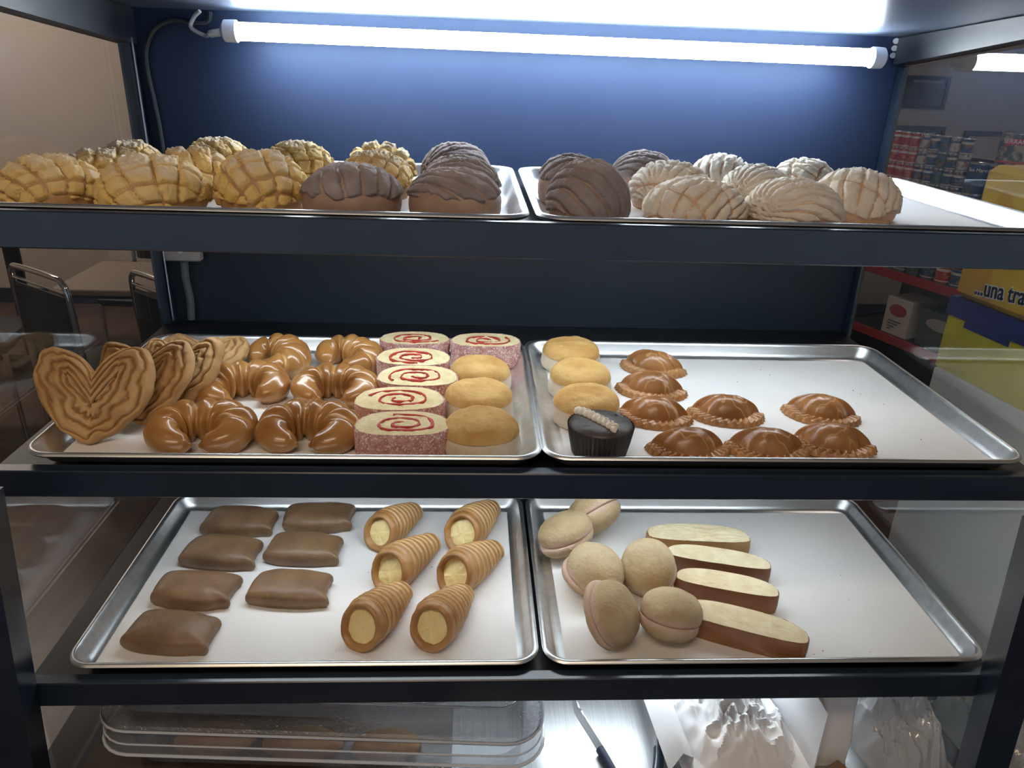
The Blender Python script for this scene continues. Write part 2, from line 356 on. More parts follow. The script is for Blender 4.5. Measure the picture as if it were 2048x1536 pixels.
# ------------------------------------------------------------------ conchas on the top shelf
bunm = mat('concha_bun_crust', (.34, .18, .07), (.46, .28, .13), 30, .6, bump=.25, bscale=90)
bunbrown = mat('chocolate_concha_bun_crust', (.27, .17, .12), (.37, .25, .18), 30, .6, bump=.25, bscale=90)
bunwhite = mat('pale_concha_bun_crust', (.44, .27, .16), (.55, .36, .22), 30, .6, bump=.25, bscale=90)
cry = mat('yellow_sugar_crust', (.66, .44, .13), (.70, .52, .24), 25, .85, bump=.8, bscale=260, c3=(.68, .61, .52))
crb = mat('chocolate_sugar_crust', (.215, .175, .170), (.28, .23, .22), 25, .95, bump=.6, bscale=240, c3=(.40, .35, .34))
crw = mat('white_sugar_crust', (.64, .565, .46), (.71, .64, .53), 25, .9, bump=.4, bscale=220, c3=(.82, .79, .73))
def dome_dirs(na, nt, amax):
    a = np.linspace(0, amax, na)[:, None]*np.ones((1, nt)); t = np.linspace(0, 2*PI, nt, endpoint=False)[None, :]*np.ones((na, 1)); return a, t
def ring_faces(na, nt):
    F = []
    for i in range(na-1):
        for j in range(nt):
            k = (j+1) % nt; F.append((i*nt+j, (i+1)*nt+j, (i+1)*nt+k, i*nt+k))
    return F
def concha(style, D, H, seed, label, x, y, rz, cover=1.55, tilt=0.0):
    bm_, cm_ = {'y': (bunm, cry), 'b': (bunbrown, crb), 'w': (bunwhite, crw)}[style]
    nm = {'y': 'yellow checkered sugar-crust buns', 'b': 'brown shell sugar-crust buns', 'w': 'white shell sugar-crust buns'}[style]
    t = thing('concha_bun', (x, y, FT), label, 'sweet bun', nm, rz)
    amax = 2.02
    def surf(a, th, off):
        wob = 1+.035*np.sin(2*th+seed)+.02*np.sin(3*th+seed*2.1)
        R = (D/2-.004)*wob
        ca = (np.cos(a)-math.cos(amax))/(1-math.cos(amax))
        r = np.sin(a)**.92*R; z = (H-.004)*np.clip(ca, 0, 1)**.95
        nr = np.sin(a); nz = np.cos(a)*.9+.1
        r = r+off*nr; z = z+off*nz+.0
        return np.stack([r*np.cos(th), r*np.sin(th), np.maximum(z, .0002)], -1)
    a, th = dome_dirs(24, 40, amax); P = surf(a, th, .0012*fbm(np.stack([np.cos(th)*np.sin(a)*4, np.sin(th)*np.sin(a)*4, np.cos(a)*4], -1), seed))
    F = ring_faces(24, 40); F.append(tuple(range(23*40, 24*40))[::-1])
    obj('bun', P, F, bm_, t)
    na, nt = 64, 128; a, th = dome_dirs(na, nt, 1.9)
    p = a/1.5*np.cos(th); q = a/1.5*np.sin(th)
    wv = .05*fbm(np.stack([p*2.2, q*2.2, 0*p+seed], -1), seed+3); wv2 = .05*fbm(np.stack([p*2.2, q*2.2, 0*p+seed+9], -1), seed+5)
    rnd = random.Random(seed); r0 = rnd.uniform(0, PI)
    def groove(c, w): return sstep(0, w, .5-np.abs(c-np.floor(c)-.5))
    if style == 'y':
        u = (p*math.cos(r0)+q*math.sin(r0)+wv); v = (-p*math.sin(r0)+q*math.cos(r0)+wv2)
        sp = rnd.uniform(.29, .35)
        gw = .22 if seed % 2 else .14; g = groove(u/sp, gw)*groove(v/sp, gw); hgt = .0056
    else:
        pa, pb = p*math.cos(r0)+q*math.sin(r0)+wv*.8, -p*math.sin(r0)+q*math.cos(r0)+wv2*.8
        ph = np.arctan2(pa, pb+1.25)+.12*pb
        sp = .155 if style == 'w' else .17
        g = groove(ph/sp+.5, .20)
        if style == 'w' and seed % 2 == 0: g = g*np.maximum(groove(pb/.62+.23, .10), 0)
        g = g*(1-.0*g); hgt = .0040
    edge = cover+.16*fbm(np.stack([np.cos(th)*2, np.sin(th)*2, 0*th+seed], -1), seed+11)
    cut = sstep(edge, edge-.07, a)
    nz_ = .0009*fbm(np.stack([p*7, q*7, 0*p+seed], -1), seed+21)
    lump = .0038*np.abs(fbm(np.stack([p*12, q*12, 0*p+seed*3], -1), seed+41))*sstep(1.1, .3, a)
    off = (-.0034+(.0034+hgt)*g**.6+nz_+(lump if style == 'y' else .5*lump))*cut-.004*(1-cut)
    sug = sstep(1.15, .25, a+.45*fbm(np.stack([p*3, q*3, 0*p+seed*2], -1), seed+31))*g
    if style == 'y': sug = sug*.7
    if style == 'w': sug = sug*.5
    if style == 'b': sug = sug*.6
    P = surf(a, th, off); F = ring_faces(na, nt)
    obj('sugar_crust', P, F, cm_, t, mask=sug)
    return t
CONCHA = [
 ('y', -.609, .115, .122, .059, 'yellow checkered concha at the left end of the front row, cut by the frame'),
 ('y', -.490, .090, .131, .064, 'large yellow checkered concha right behind the front rim, second from the left'),
 ('y', -.640, .270, .100, .050, 'small yellow checkered concha behind the leftmost front one'),
 ('y', -.625, .385, .102, .051, 'yellow checkered concha in the back left corner of the top left tray'),
 ('y', -.481, .222, .110, .062, 'sugar-dusted yellow concha in the middle row behind the large front yellow one'),
 ('y', -.491, .375, .104, .060, 'yellow checkered concha in the back row beside the back left corner one'),
 ('y', -.355, .130, .118, .070, 'tall sugar-dusted yellow concha beside the front brown concha'),
 ('y', -.361, .335, .108, .062, 'sugar-dusted pale concha in the back row behind the tall yellow one'),
 ('y', -.243, .385, .108, .060, 'yellow concha at the right end of the back row, next to the brown ones'),
 ('y', -.236, .250, .108, .060, 'yellow concha tucked directly behind the cracked front brown concha'),
 ('b', -.249, .082, .126, .064, 'brown concha with half-bare front beside the tall yellow concha'),
 ('b', -.121, .084, .122, .062, 'brown concha with beaded crust edge in the front right corner of its tray'),
 ('b', -.125, .375, .116, .066, 'brown concha in the back right corner of the yellow bun tray'),
 ('b', -.098, .222, .112, .063, 'brown concha standing between the front and back brown ones'),
 ('b', .040, .250, .104, .066, 'brown shell concha by the left wall of the white bun tray'),
 ('b', .043, .098, .110, .076, 'tall brown concha in the front left corner of the white bun tray'),
 ('b', .170, .360, .106, .063, 'brown shell concha in the back row of the white bun tray'),
 ('w', .179, .215, .118, .064, 'white striped concha right of the tall brown concha'),
 ('w', .297, .370, .106, .061, 'white concha in the back row right of the brown back one'),
 ('w', .183, .082, .128, .058, 'white concha with cross-cut stripes at the front rim'),
 ('w', .311, .245, .106, .060, 'white striped concha in the middle of the white bun tray'),
 ('w', .433, .372, .108, .058, 'white concha in the back row, furthest to the right'),
 ('w', .304, .088, .120, .061, 'white concha with round swirl face at the front rim'),
 ('w', .424, .172, .120, .067, 'white concha with broad cracked slabs, alone at the right end'),
]
POS = np.array([c[1:3] for c in CONCHA]); RAD = np.array([c[3]/2 for c in CONCHA])
BND = np.array([(-.676, -.060) if i < 14 else (-.010, .600) for i in range(len(CONCHA))])
for _ in range(80):
    for i in range(len(POS)):
        for j in range(i):
            d = POS[i]-POS[j]; l = np.hypot(*d); q = (RAD[i]+RAD[j])*1.01-l
            if q > 0: d = d/l*q*.5*np.array([1, .6]); POS[i] += d; POS[j] -= d
    POS[:, 0] = np.clip(POS[:, 0], BND[:, 0]+RAD, BND[:, 1]-RAD); POS[:, 1] = np.clip(POS[:, 1], .034+RAD, .426-RAD)
for i, (s, x, y, D, H, lab) in enumerate(CONCHA):
    x, y = POS[i]
    concha(s, D, H, 3+i*5, lab, x, y, (i*1.37) % 6.28, cover=1.74 if s != 'b' else (1.74, 1.40, 1.28)[(i*7) % 3])
# ------------------------------------------------------------------ middle left tray
# palmiers
palm = mat('cinnamon_palmier_dough', (.40, .21, .075), (.60, .38, .17), 22, .7, bump=.5, bscale=170, c3=(.29, .14, .05), contrast=(.3, .7))
def palmier(label, loc, rot, w, h, th, seed):
    t = thing('palmier_cookie', loc, label, 'cookie', 'cinnamon palmier cookies'); t.rotation_euler = rot
    nr, ntt = 60, 160
    def top(r, tt, sgn):
        # heart outline, tip at the bottom (y=-h/2), two lobes at the top
        s = np.sin(tt); hx = .5*w*np.abs(s)**1.35*np.sign(s)*1.0
        hy = h*(.46*np.cos(tt)-.13*np.cos(2*tt)-.06*np.cos(3*tt)-.02*np.cos(4*tt))+.0*s-.10*h*np.exp(-(np.angle(np.exp(1j*tt))/.20)**2)
        ta = np.abs(np.angle(np.exp(1j*tt))); lam = sstep(0, .5, ta)*(1-sstep(.8, 2.7, ta)); fx = np.sign(s)*lam*w*.20; fy = h*(-.20+lam*.30)
        wb = 1+.05*fbm(np.stack([np.cos(tt)*2, np.sin(tt)*2, 0*tt+seed], -1), seed)
        x = fx+(hx*wb-fx)*r; y = fy+(hy*wb-fy)*r
        ph = r*3.7+.55*fbm(np.stack([np.cos(tt)*2.5, np.sin(tt)*2.5, r*2.5], -1), seed+5)
        g = np.abs(np.sin(PI*ph))
        prof = (1-r**7)**.5
        z = sgn*(th/2*prof*(.55+.45*g**.6)+.0012*fbm(np.stack([x*120, y*120, 0*x], -1), seed+9)*prof)
        return x, y, z, 1-g
    mk = []; V = []; F = []
    for sgn in (1, -1):
        P, f, r, tt = polar(lambda r, tt: top(r, tt, sgn)[:3], nr, ntt)
        mk.append((sstep(.45, .95, top(r, tt, sgn)[3])).ravel()); n = sum(len(v) for v in V); V.append(P.reshape(-1, 3)); F += [tuple(i+n for i in (q if sgn > 0 else q[::-1])) for q in f]
    return t, obj('pastry_layers', np.concatenate(V), F, palm, t, mask=np.concatenate(mk))
palmier('big cinnamon palmier propped upright facing out at the front left corner', (-.606, .110, FM+.068), (math.radians(58), math.radians(2), math.radians(9)), .152, .140, .032, 1)
palmier('cinnamon palmier leaning on edge right behind the big upright palmier', (-.562, .164, FM+.062), (math.radians(54), math.radians(-4), math.radians(-4)), .138, .130, .027, 2)
palmier('cinnamon palmier with an open loop, third in the leaning row', (-.535, .218, FM+.052), (math.radians(44), math.radians(-6), math.radians(-12)), .140, .128, .026, 3)
palmier('cinnamon palmier lying nearly flat at the back of the leaning row', (-.545, .335, FM+.027), (math.radians(17), 0, math.radians(-4)), .155, .130, .026, 4)
# glazed crescent rolls
glz = mat('egg_glazed_dough', (.29, .118, .028), (.46, .225, .065), 16, .30, bump=.16, bscale=70, c3=(.70, .45, .19), coat=.5, coat_rough=.10, contrast=(.3, .7))
def crescent(label, x, y, rz, w, seed, span=150, elong=.70, nf=7):
    t = thing('glazed_crescent_roll', (x, y, FM), label, 'sweet roll', 'glazed crescent rolls', rz)
    ns, nc = 220, 40; R = w*.300; rt = w*.208
    s = np.linspace(-1, 1, ns); ang = math.radians(90)+np.radians(span)*s
    # path opening towards -y
    env = np.clip(1.05-np.abs(s)**2.6*.72, .2, 1.06)*(1-sstep(.90, 1.0, np.abs(s))**2*.7)
    rr = R*(1.0+.06*sstep(.3, .75, np.abs(s))-.10*sstep(.75, 1, np.abs(s)))
    px = rr*np.cos(ang); py = rr*np.sin(ang)*elong
    P = np.stack([px, py], -1); T = np.gradient(P, axis=0); T /= np.linalg.norm(T, axis=1)[:, None]; Nn = np.stack([T[:, 1], -T[:, 0]], -1)
    phi = np.linspace(0, 2*PI, nc, endpoint=False)
    SS, PH = np.meshgrid(s, phi, indexing='ij')
    c = np.sign(SS)*np.minimum(np.abs(SS)/.66, 1+.10*np.clip(np.abs(SS)-.66, 0, 1))*(nf-1)/2+.5+.10*np.sin(PH-.5)*np.sign(SS)+.06*vnoise(np.stack([SS*2, np.cos(PH), np.sin(PH)], -1), seed)
    fr = c-np.floor(c); dist = np.minimum(fr, 1-fr)
    asym = np.where(SS > 0, 1-fr, fr)
    g = np.sqrt(np.clip(np.sin(PI*fr), 0, 1)); puff = .63+.37*g+.13*(asym-.5)*g
    r = rt*env[:, None]*puff*(1+.05*fbm(np.stack([SS*3, np.cos(PH)*1.5, np.sin(PH)*1.5], -1), seed+4))
    cz = rt*.80*(.55+.45*env)
    X = px[:, None]+Nn[:, 0:1]*r*np.cos(PH); Y = py[:, None]+Nn[:, 1:2]*r*np.cos(PH)
    Z = cz[:, None]*.92+r*np.sin(PH)*.90; Z = np.where(Z < .004, .0005+.1*np.maximum(Z, 0), Z)
    V = np.stack([X, Y, Z], -1); F = []
    for i in range(ns-1):
        for j in range(nc):
            k = (j+1) % nc; F.append((i*nc+j, (i+1)*nc+j, (i+1)*nc+k, i*nc+k))
    F.append(tuple(range(nc))); F.append(tuple(range((ns-1)*nc, ns*nc))[::-1])
    side = sstep(.2, -.5, np.sin(PH))*.22
    mk = np.clip((1-sstep(0.0, .16, dist))*.80+side, 0, 1)
    obj('folded_dough', V, F, glz, t, mask=mk)
    return t
crescent('glossy crescent roll at the front rim beside the big palmier', -.459, .074, math.radians(2), .150, 1, 174)
crescent('glossy crescent roll at the front rim beside the pink cake slice', -.317, .078, math.radians(-4), .148, 2, 170)
crescent('crescent roll with torn pale end behind the front left one', -.446, .222, math.radians(18), .150, 3, 158)
crescent('crescent roll in the middle row touching the pink cake slices', -.305, .222, math.radians(-8), .142, 4, 158)
crescent('dark glazed crescent roll at the back rim beside the flat palmier', -.428, .350, math.radians(-62), .142, 5, 160)
crescent('crescent roll at the back rim beside the pink cake slices', -.308, .362, math.radians(-42), .134, 6, 160)
# jelly roll slices
sponge = mat('yellow_sponge_cake', (.68, .56, .30), (.78, .68, .42), 60, .85, bump=.6, bscale=260)
jam = mat('red_jam', (.40, .035, .035), (.55, .07, .06), 60, .35, bump=.2, bscale=200)
coat = mat('pink_sugared_coconut', (.47, .19, .17), (.63, .39, .34), 120, .85, bump=.7, bscale=330, speck=(.82, .68, .64), speck_scale=420, speck_t=.56)
def dshape(w, d, n, ex=2.6):
    t = np.linspace(0, 2*PI, n, endpoint=False); c, s = np.cos(t), np.sin(t)
    x = w/2*np.abs(c)**(2/ex)*np.sign(c); y = d/2*np.abs(s)**(2/ex)*np.sign(s)
    y = np.where(y < 0, y*.86, y*1.05); x = x*(1-.10*np.clip(y/(d/2), 0, 1)); return np.stack([x, y], -1)
def jelly_roll(label, x, y, rz, w, seed, d=.076, h=.040, tilt=0.0):
    t = thing('jelly_roll_slice', (x, y, FM), label, 'cake slice', 'pink coconut jelly roll slices', rz); t.rotation_euler = (tilt, 0, rz)
    n = 96; O = dshape(w, d, n); rn = random.Random(seed)
    th = np.linspace(0, 2*PI, n, endpoint=False)
    def lp(sc, z, amp):
        k = sc*(1+amp*fbm(np.stack([np.cos(th)*7, np.sin(th)*7, 0*th+seed+z*50], -1), seed)); return np.c_[O*k[:, None], np.full(n, z)+.5*amp*.03*vnoise(np.stack([np.cos(th)*9, np.sin(th)*9, 0*th], -1), seed+2)]
    V, F = loops([lp(.97, 0, .01), lp(1.0, .004, .02), lp(1.0, h*.35, .02), lp(1.0, h*.7, .02), lp(1.005, h-.002, .025), lp(.985, h+.0005, .02), lp(.955, h-.0004, .01)], True, False)
    obj('coconut_coating', V, F, coat, t, auto=60)
    # sponge face
    def f(r, tt):
        i = tt/(2*PI)*n; k = np.floor(i).astype(int) % n
        xx = O[k, 0]*r*.968; yy = O[k, 1]*r*.968
        return xx, yy, h+.0002+.0014*fbm(np.stack([xx*110, yy*110, 0*xx], -1), seed+3)*(1-r**8)
    P, F, r, tt = polar(f, 30, n); obj('sponge_face', P, F, sponge, t)
    # jam spiral, slightly proud of the face
    m = MB(); turns = 2.15; ns = 220; u = np.linspace(.03, 1, ns); a = u*turns*2*PI+seed
    rad = .10+.62*u; idx = ((a/(2*PI)*n).astype(int)) % n
    c = np.stack([O[idx, 0]*rad, O[idx, 1]*rad*.98], -1)
    c[:, 0] = np.convolve(np.pad(c[:, 0], 3, 'edge'), np.ones(7)/7, 'valid'); c[:, 1] = np.convolve(np.pad(c[:, 1], 3, 'edge'), np.ones(7)/7, 'valid')
    wd = .0012+.0022*np.abs(fbm(np.stack([u*24, 0*u, 0*u+seed], -1), seed+8))
    nrm = np.gradient(c, axis=0); nrm = np.stack([nrm[:, 1], -nrm[:, 0]], -1); nrm /= np.linalg.norm(nrm, axis=1)[:, None]+1e-9
    z = np.full(ns, h+.0017)
    L = [np.c_[c-nrm*wd[:, None], z-.0030], np.c_[c-nrm*wd[:, None]*.6, z], np.c_[c+nrm*wd[:, None]*.6, z], np.c_[c+nrm*wd[:, None], z-.0030]]
    V, F = loops(L, False, False, closed=False); m.add(V, F); m.build('jam_swirl', jam, t)
    return t
jelly_roll('pink jelly roll slice at the front rim, nearest of its column', -.188, .060, .02, .128, 1, .080, .040)
jelly_roll('pink jelly roll slice second from the front in the column', -.200, .150, .05, .130, 2, .080, .037, .05)
jelly_roll('pink jelly roll slice in the middle of the column of five', -.180, .238, -.03, .126, 3, .078, .037, .06)
jelly_roll('pink jelly roll slice second from the back of the column', -.192, .320, -.06, .122, 4, .076, .037, .05)
jelly_roll('pink jelly roll slice at the back end of the column', -.196, .402, .02, .122, 5, .070, .040)
jelly_roll('pink jelly roll slice standing apart behind the golden sponge cakes', -.072, .392, .0, .122, 6, .074, .042)
# sponge cakes
gold = mat('golden_cake_top', (.50, .27, .075), (.66, .43, .16), 30, .8, bump=.9, bscale=150, contrast=(.3, .7))
pale = mat('floured_cake_side', (.60, .49, .36), (.74, .65, .52), 24, .85, bump=.6, bscale=150)
def sponge_cake(label, x, y, D, seed, h=.050, tilt=.0, rz=0):
    t = thing('sponge_cake', (x, y, FM), label, 'cake', 'golden topped sponge cakes', rz); t.rotation_euler = (tilt, 0, rz)
    n = 56; th = np.linspace(0, 2*PI, n, endpoint=False); L = []
    wob = 1+.03*np.sin(2*th+seed)+.02*np.sin(3*th+seed*3)
    for k, z in ((.93, 0), (1.0, .003), (1.03, .010), (1.0, .021), (.955, .029), (.88, .032)):
        rr = D/2*k*wob*(1+.018*fbm(np.stack([np.cos(th)*3, np.sin(th)*3, 0*th+z*40+seed], -1), seed)); L.append(np.c_[rr*np.cos(th), rr*np.sin(th), np.full(n, z)])
    V, F = loops(L, True, True); obj('cake_side', V, F, pale, t)
    def f(r, tt):
        rr = D/2*.99*r*(1+.03*np.sin(2*tt+seed)+.02*np.sin(3*tt+seed*3)); xx = rr*np.cos(tt); yy = rr*np.sin(tt)
        z = .0275+(h-.0275)*np.clip(1-r**4.2, 0, 1)**.55+.0014*fbm(np.stack([xx*90, yy*90, 0*xx+seed], -1), seed+2)*(1-r**6)
        return xx, yy, z
    P, F, r, tt = polar(f, 34, n); obj('golden_top', P, F, gold, t); return t
sponge_cake('golden sponge cake in the front right corner of the left tray', -.083, .072, .104, 1, .050)
sponge_cake('golden sponge cake in the middle of the three beside the pink slices', -.085, .180, .101, 2, .048)
sponge_cake('golden sponge cake right in front of the lone pink jelly roll slice', -.083, .282, .099, 3, .047)
sponge_cake('golden sponge cake in the back left corner of the empanada tray', .078, .378, .103, 4, .048)
sponge_cake('golden sponge cake second in the column beside the back empanadas', .079, .270, .103, 5, .048)
sponge_cake('golden sponge cake directly behind the chocolate cupcake', .076, .163, .101, 6, .049)
# chocolate cupcake
t = thing('chocolate_cupcake', (.080, .062, FM), 'chocolate cupcake with white icing line in a dark pleated wrapper', 'cupcake')
n = 180; th = np.linspace(0, 2*PI, n, endpoint=False); fl = 1+.022*np.sign(np.sin(45*th))*np.abs(np.sin(45*th))**.5
L = [np.c_[np.cos(th)*r*(fl if i else 1), np.sin(th)*r*(fl if i else 1), np.full(n, z)] for i, (r, z) in enumerate(((.034, 0), (.037, .001), (.0415, .022), (.0450, .043)))]
V, F = loops(L, True, False); obj('paper_wrapper', V, F, mat('dark_cupcake_wrapper', (.030, .024, .022), (.05, .04, .035), 30, .5), t)
def f(r, tt):
    rr = .0440*r*(1+.012*np.sin(3*tt)); xx, yy = rr*np.cos(tt), rr*np.sin(tt); chip = sstep(.012, .004, np.hypot(xx-.028, yy-.018))
    return xx, yy, .041+.009*np.clip(1-r**5, 0, 1)**.7+.0006*fbm(np.stack([xx*90, yy*90, 0*xx], -1), 4)-.004*chip+.0035*chip*vnoise(np.stack([xx*500, yy*500, 0*xx], -1), 8)
P, F, r, tt = polar(f, 40, 90); obj('chocolate_top', P, F, mat('dark_chocolate_glaze', (.050, .040, .037), (.075, .060, .055), 30, .45, bump=.15, bscale=90, spec=.5), t)
m = MB(); u = np.linspace(0, 1, 150); pa = np.stack([-.030+.046*u, .031-.062*u, .0512-.004*(2*u-1)**4], -1)
pa[:, 0] += .0016*np.sin(u*2*PI*9); m.tube(pa, .0050+.0018*np.abs(np.sin(u*PI*18)), 10)
m.build('white_icing', mat('white_icing', (.80, .74, .64), rough=.45), t)
# empanadas
emp = mat('egg_washed_empanada', (.22, .085, .024), (.42, .19, .06), 18, .36, bump=.45, bscale=75, c3=(.60, .37, .17), coat=.35, coat_rough=.20, contrast=(.3, .7))
def make_empanada(seed):
    root = thing('empanada', (0, 0, FM), 'x', 'empanada', 'half-moon empanadas')
    nr, ntt = 56, 150; a_, b_ = .060, .047
    def out(tt):
        c, s = np.cos(tt), np.sin(tt)
        x = a_*np.sign(c)*np.abs(c)**.92; y = np.where(s < 0, b_*np.sign(s)*np.abs(s)**1.05, .024*np.sign(s)*np.abs(s)**1.1); return x, y
    def f(r, tt):
        ox, oy = out(tt); cx, cy = 0*ox, 0*ox-.004
        fr = sstep(.25, -.25, np.sin(tt)); es = .90-.23*fr-.03*np.abs(np.cos(tt))**4
        cr = sstep(es-.02, es+.05, r)*fr
        wob = 1+.018*np.sin(30*tt+10)*cr
        x = cx+(ox*wob-cx)*r; y = cy+(oy*wob-cy)*r
        z = .006*(1-sstep(.93, 1.0, r))+.0285*np.clip(1-(r/es)**2.4, 0, 1)**.70
        z = z+cr*(.0024*np.sin(30*tt+16*r)+.0026)*(1-sstep(.95, 1, r))+.0007*fbm(np.stack([x*70, y*70, 0*x], -1), seed)*(1-r**6)
        for hx in (-.007, .009): z = z-.0045*sstep(.0026, .0010, np.hypot(x-hx, y-.009))
        return x, y, np.maximum(z, .0004)
    P, F, r, tt = polar(f, nr, ntt)
    x, y = P[..., 0], P[..., 1]
    vein = 1-sstep(.0, .075, np.abs(fbm(np.stack([x*26+3, y*26, 0*x+seed], -1), seed+5)))
    fr = sstep(.25, -.25, np.sin(tt)); mk = np.clip(.8*vein*(r < .8)+.35*fr*sstep(.74, .80, r)*(.5+.5*np.sin(30*tt+16*r)), 0, 1)
    F.append(tuple(range((nr-1)*ntt, nr*ntt))[::-1])
    obj('crimped_crust', P, F, emp, root, mask=mk); return root
EM = [(.226, .376, -24, 'empanada at the back rim, furthest back of its column'), (.200, .276, -16, 'empanada second from the back beside the golden sponge cakes'),
      (.182, .176, -13, 'empanada third from the back, right of the lowest golden sponge cake'), (.296, .186, -10, 'lone empanada in the middle right of the column of three'),
      (.449, .190, -22, 'lone empanada furthest to the right, second row'), (.206, .071, -2, 'front row empanada nearest the chocolate cupcake'),
      (.319, .072, -10, 'front row empanada between the other two'), (.416, .078, -24, 'front row empanada at the right end, overlapping its neighbour')]
protos = []
for i, (x, y, r, lab) in enumerate(EM):
    if i < 3: o = make_empanada(11+i*3); protos.append(o); o.location = (x, y, FM+ZO); o.rotation_euler = (0, 0, math.radians(r)); o['label'] = lab
    else: o = dup(protos[i % 3], (x, y, FM), math.radians(r), lab)
    if i == 7: o.rotation_euler = (0, math.radians(-4), math.radians(r)); o.location.z += .0045
# ------------------------------------------------------------------ lower trays
pig = mat('brown_molasses_cookie', (.165, .092, .045), (.235, .138, .068), 26, .50, bump=.25, bscale=120, coat=.15, coat_rough=.35, speck=(.30, .15, .05), speck_scale=200, speck_t=.68)
def make_pig(seed):
    t = thing('brown_cookie', (0, 0, FB), 'x', 'cookie', 'brown pillow-shaped molasses cookies')
    rnd = random.Random(seed); w, d, h = .070, .043, .031
    def f(r, tt):
        c, s = np.cos(tt), np.sin(tt); ox = w*np.sign(c)*np.abs(c)**.62; oy = d*np.sign(s)*np.abs(s)**.62
        k = 0*tt
        for ang, amp, sg in ((.60, .13, .20), (-.52, .17, .20), (PI-.62, .05, .25), (PI+.60, .09, .22)):
            dd = np.angle(np.exp(1j*(tt-ang))); k = k+amp*np.exp(-(dd/sg)**2)
        k = k-.035*np.exp(-(np.angle(np.exp(1j*(tt-0.02)))/.28)**2)+.03*np.sin(3*tt+seed)
        q = np.clip(r*1.14, 0, 1.14)*PI/2; rad = np.sin(np.minimum(q, PI/2))**.72*(1-.05*sstep(PI/2, 1.14*PI/2, q))
        sc = .90*(1+k*rad**2); x = ox*sc*rad; y = oy*sc*rad
        z = .008+(h-.008)*np.maximum(np.cos(np.minimum(q, PI/2)), 0)**.62-.008*sstep(PI/2, 1.14*PI/2, q)+.0008*fbm(np.stack([x*45, y*45, 0*x+seed], -1), seed)
        z = np.maximum(z, .0004)
        return x, y, z
    P, F, r, tt = polar(f, 36, 96)
    P[-1, :, 2] = .0004
    F.append(tuple(range(35*96, 36*96))[::-1])
    obj('cookie_body', P, F, pig, t); return t
PG = [(-.517, .343, -4, 'brown cookie in the back row, left one'), (-.377, .357, 0, 'brown cookie in the back row, nearest the back cream horn'),
      (-.521, .248, -6, 'brown cookie in the second row from the back, left one'), (-.384, .258, -5, 'brown cookie in the second row from the back, right one'),
      (-.532, .148, -5, 'brown cookie in the third row, left one'), (-.383, .150, -4, 'brown cookie in the third row, alone on the right with open paper before it'),
      (-.534, .050, -8, 'brown cookie alone in the front row near the tray corner')]
pp = []
for i, (x, y, r, lab) in enumerate(PG):
    if i < 3: o = make_pig(2+i*4); pp.append(o); o.location = (x, y, FB+ZO); o.rotation_euler = (0, 0, math.radians(r)); o['label'] = lab
    else: o = dup(pp[i % 3], (x, y, FB), math.radians(r), lab)
horn = mat('browned_puff_pastry', (.30, .135, .042), (.48, .25, .085), 26, .45, bump=.6, bscale=120, c3=(.66, .46, .22), coat=.2, coat_rough=.3, contrast=(.3, .7))
cream = mat('custard_cream', (.82, .66, .27), (.86, .72, .36), 20, .45, bump=.1, bscale=60)
def cream_horn(label, x0, y0, x1, y1, seed, r0=.036, r1=.017):
    dx, dy = x1-x0, y1-y0; Lh = math.hypot(dx, dy)+.012; t = thing('cream_horn', (x0, y0, FB), label, 'cream horn', 'custard filled cream horns', math.atan2(dy, dx))
    nu, nv = 150, 64; u = np.linspace(0, 1, nu)[:, None]*np.ones((1, nv)); v = np.linspace(0, 2*PI, nv, endpoint=False)[None, :]*np.ones((nu, 1))
    rb = r0+(r1-r0)*u**1.25; rb = rb*(1+.10*np.sin(PI*np.clip(u*1.15, 0, 1)))
    ph = u*9.2+v/(2*PI)+.05*vnoise(np.stack([u*6, np.cos(v)*1.5, np.sin(v)*1.5], -1), seed); fr = ph-np.floor(ph)
    rid = np.where(fr < .82, .5+.5*np.cos(PI*(fr/.82-.35)), np.interp(fr, [.82, 1], [.03, .72]))
    act = sstep(.05, .14, u)
    r = rb*(1+.15*(rid-.5)*act+.03*fbm(np.stack([u*5, np.cos(v)*2, np.sin(v)*2], -1), seed+2))
    r = r*np.sqrt(np.clip(1-sstep(.93, 1.0, u)*.75, 0, 1))
    X = -.008+Lh*u+.013*np.sin(v)*(1-u)**2; ax = r0*.93+(r1*.98-r0*.93)*u**1.25
    Z = ax+r*np.sin(v)*.97; Y = r*np.cos(v)
    V = np.stack([X, Y, np.maximum(Z, .0003)], -1)
    # rounded lip turning inwards
    lips = []
    for k, dxk in ((.94, -.0050), (.86, -.0065), (.77, -.0045), (.69, .003), (.66, .012)):
        l = V[0].copy(); l[:, 1] *= k; l[:, 2] = ax[0, 0]+(l[:, 2]-ax[0, 0])*k; l[:, 0] = l[:, 0]*1+dxk; lips.append(l)
    allV = np.concatenate([np.stack(lips[::-1]), V]); n0 = nu+5; F = []
    for i in range(n0-1):
        for j in range(nv):
            k = (j+1) % nv; F.append((i*nv+j, i*nv+k, (i+1)*nv+k, (i+1)*nv+j))
    F.append(tuple(range((n0-1)*nv, n0*nv)))
    mk = np.concatenate([np.zeros((5, nv)), (1-sstep(.0, .17, np.minimum(fr, 1-fr)))*act*.75])
    obj('pastry_shell', allV, F, horn, t, mask=mk)
    lip = lips[3]; cxyz = lip.mean(0)
    def f(r, tt):
        j = (tt/(2*PI)*nv).astype(int) % nv
        q = cxyz+(lip[j]*[1, 1.03, 1]-cxyz)*r[..., None]; bul = .004*(1-r**2)+.001*fbm(np.stack([q[..., 1]*120, q[..., 2]*120, 0*r], -1), seed)
        return q[..., 0]-bul+.001, q[..., 1], q[..., 2]
    P, F, r, tt = polar(f, 16, nv); obj('custard_filling', P, [q[::-1] for q in F], cream, t); return t
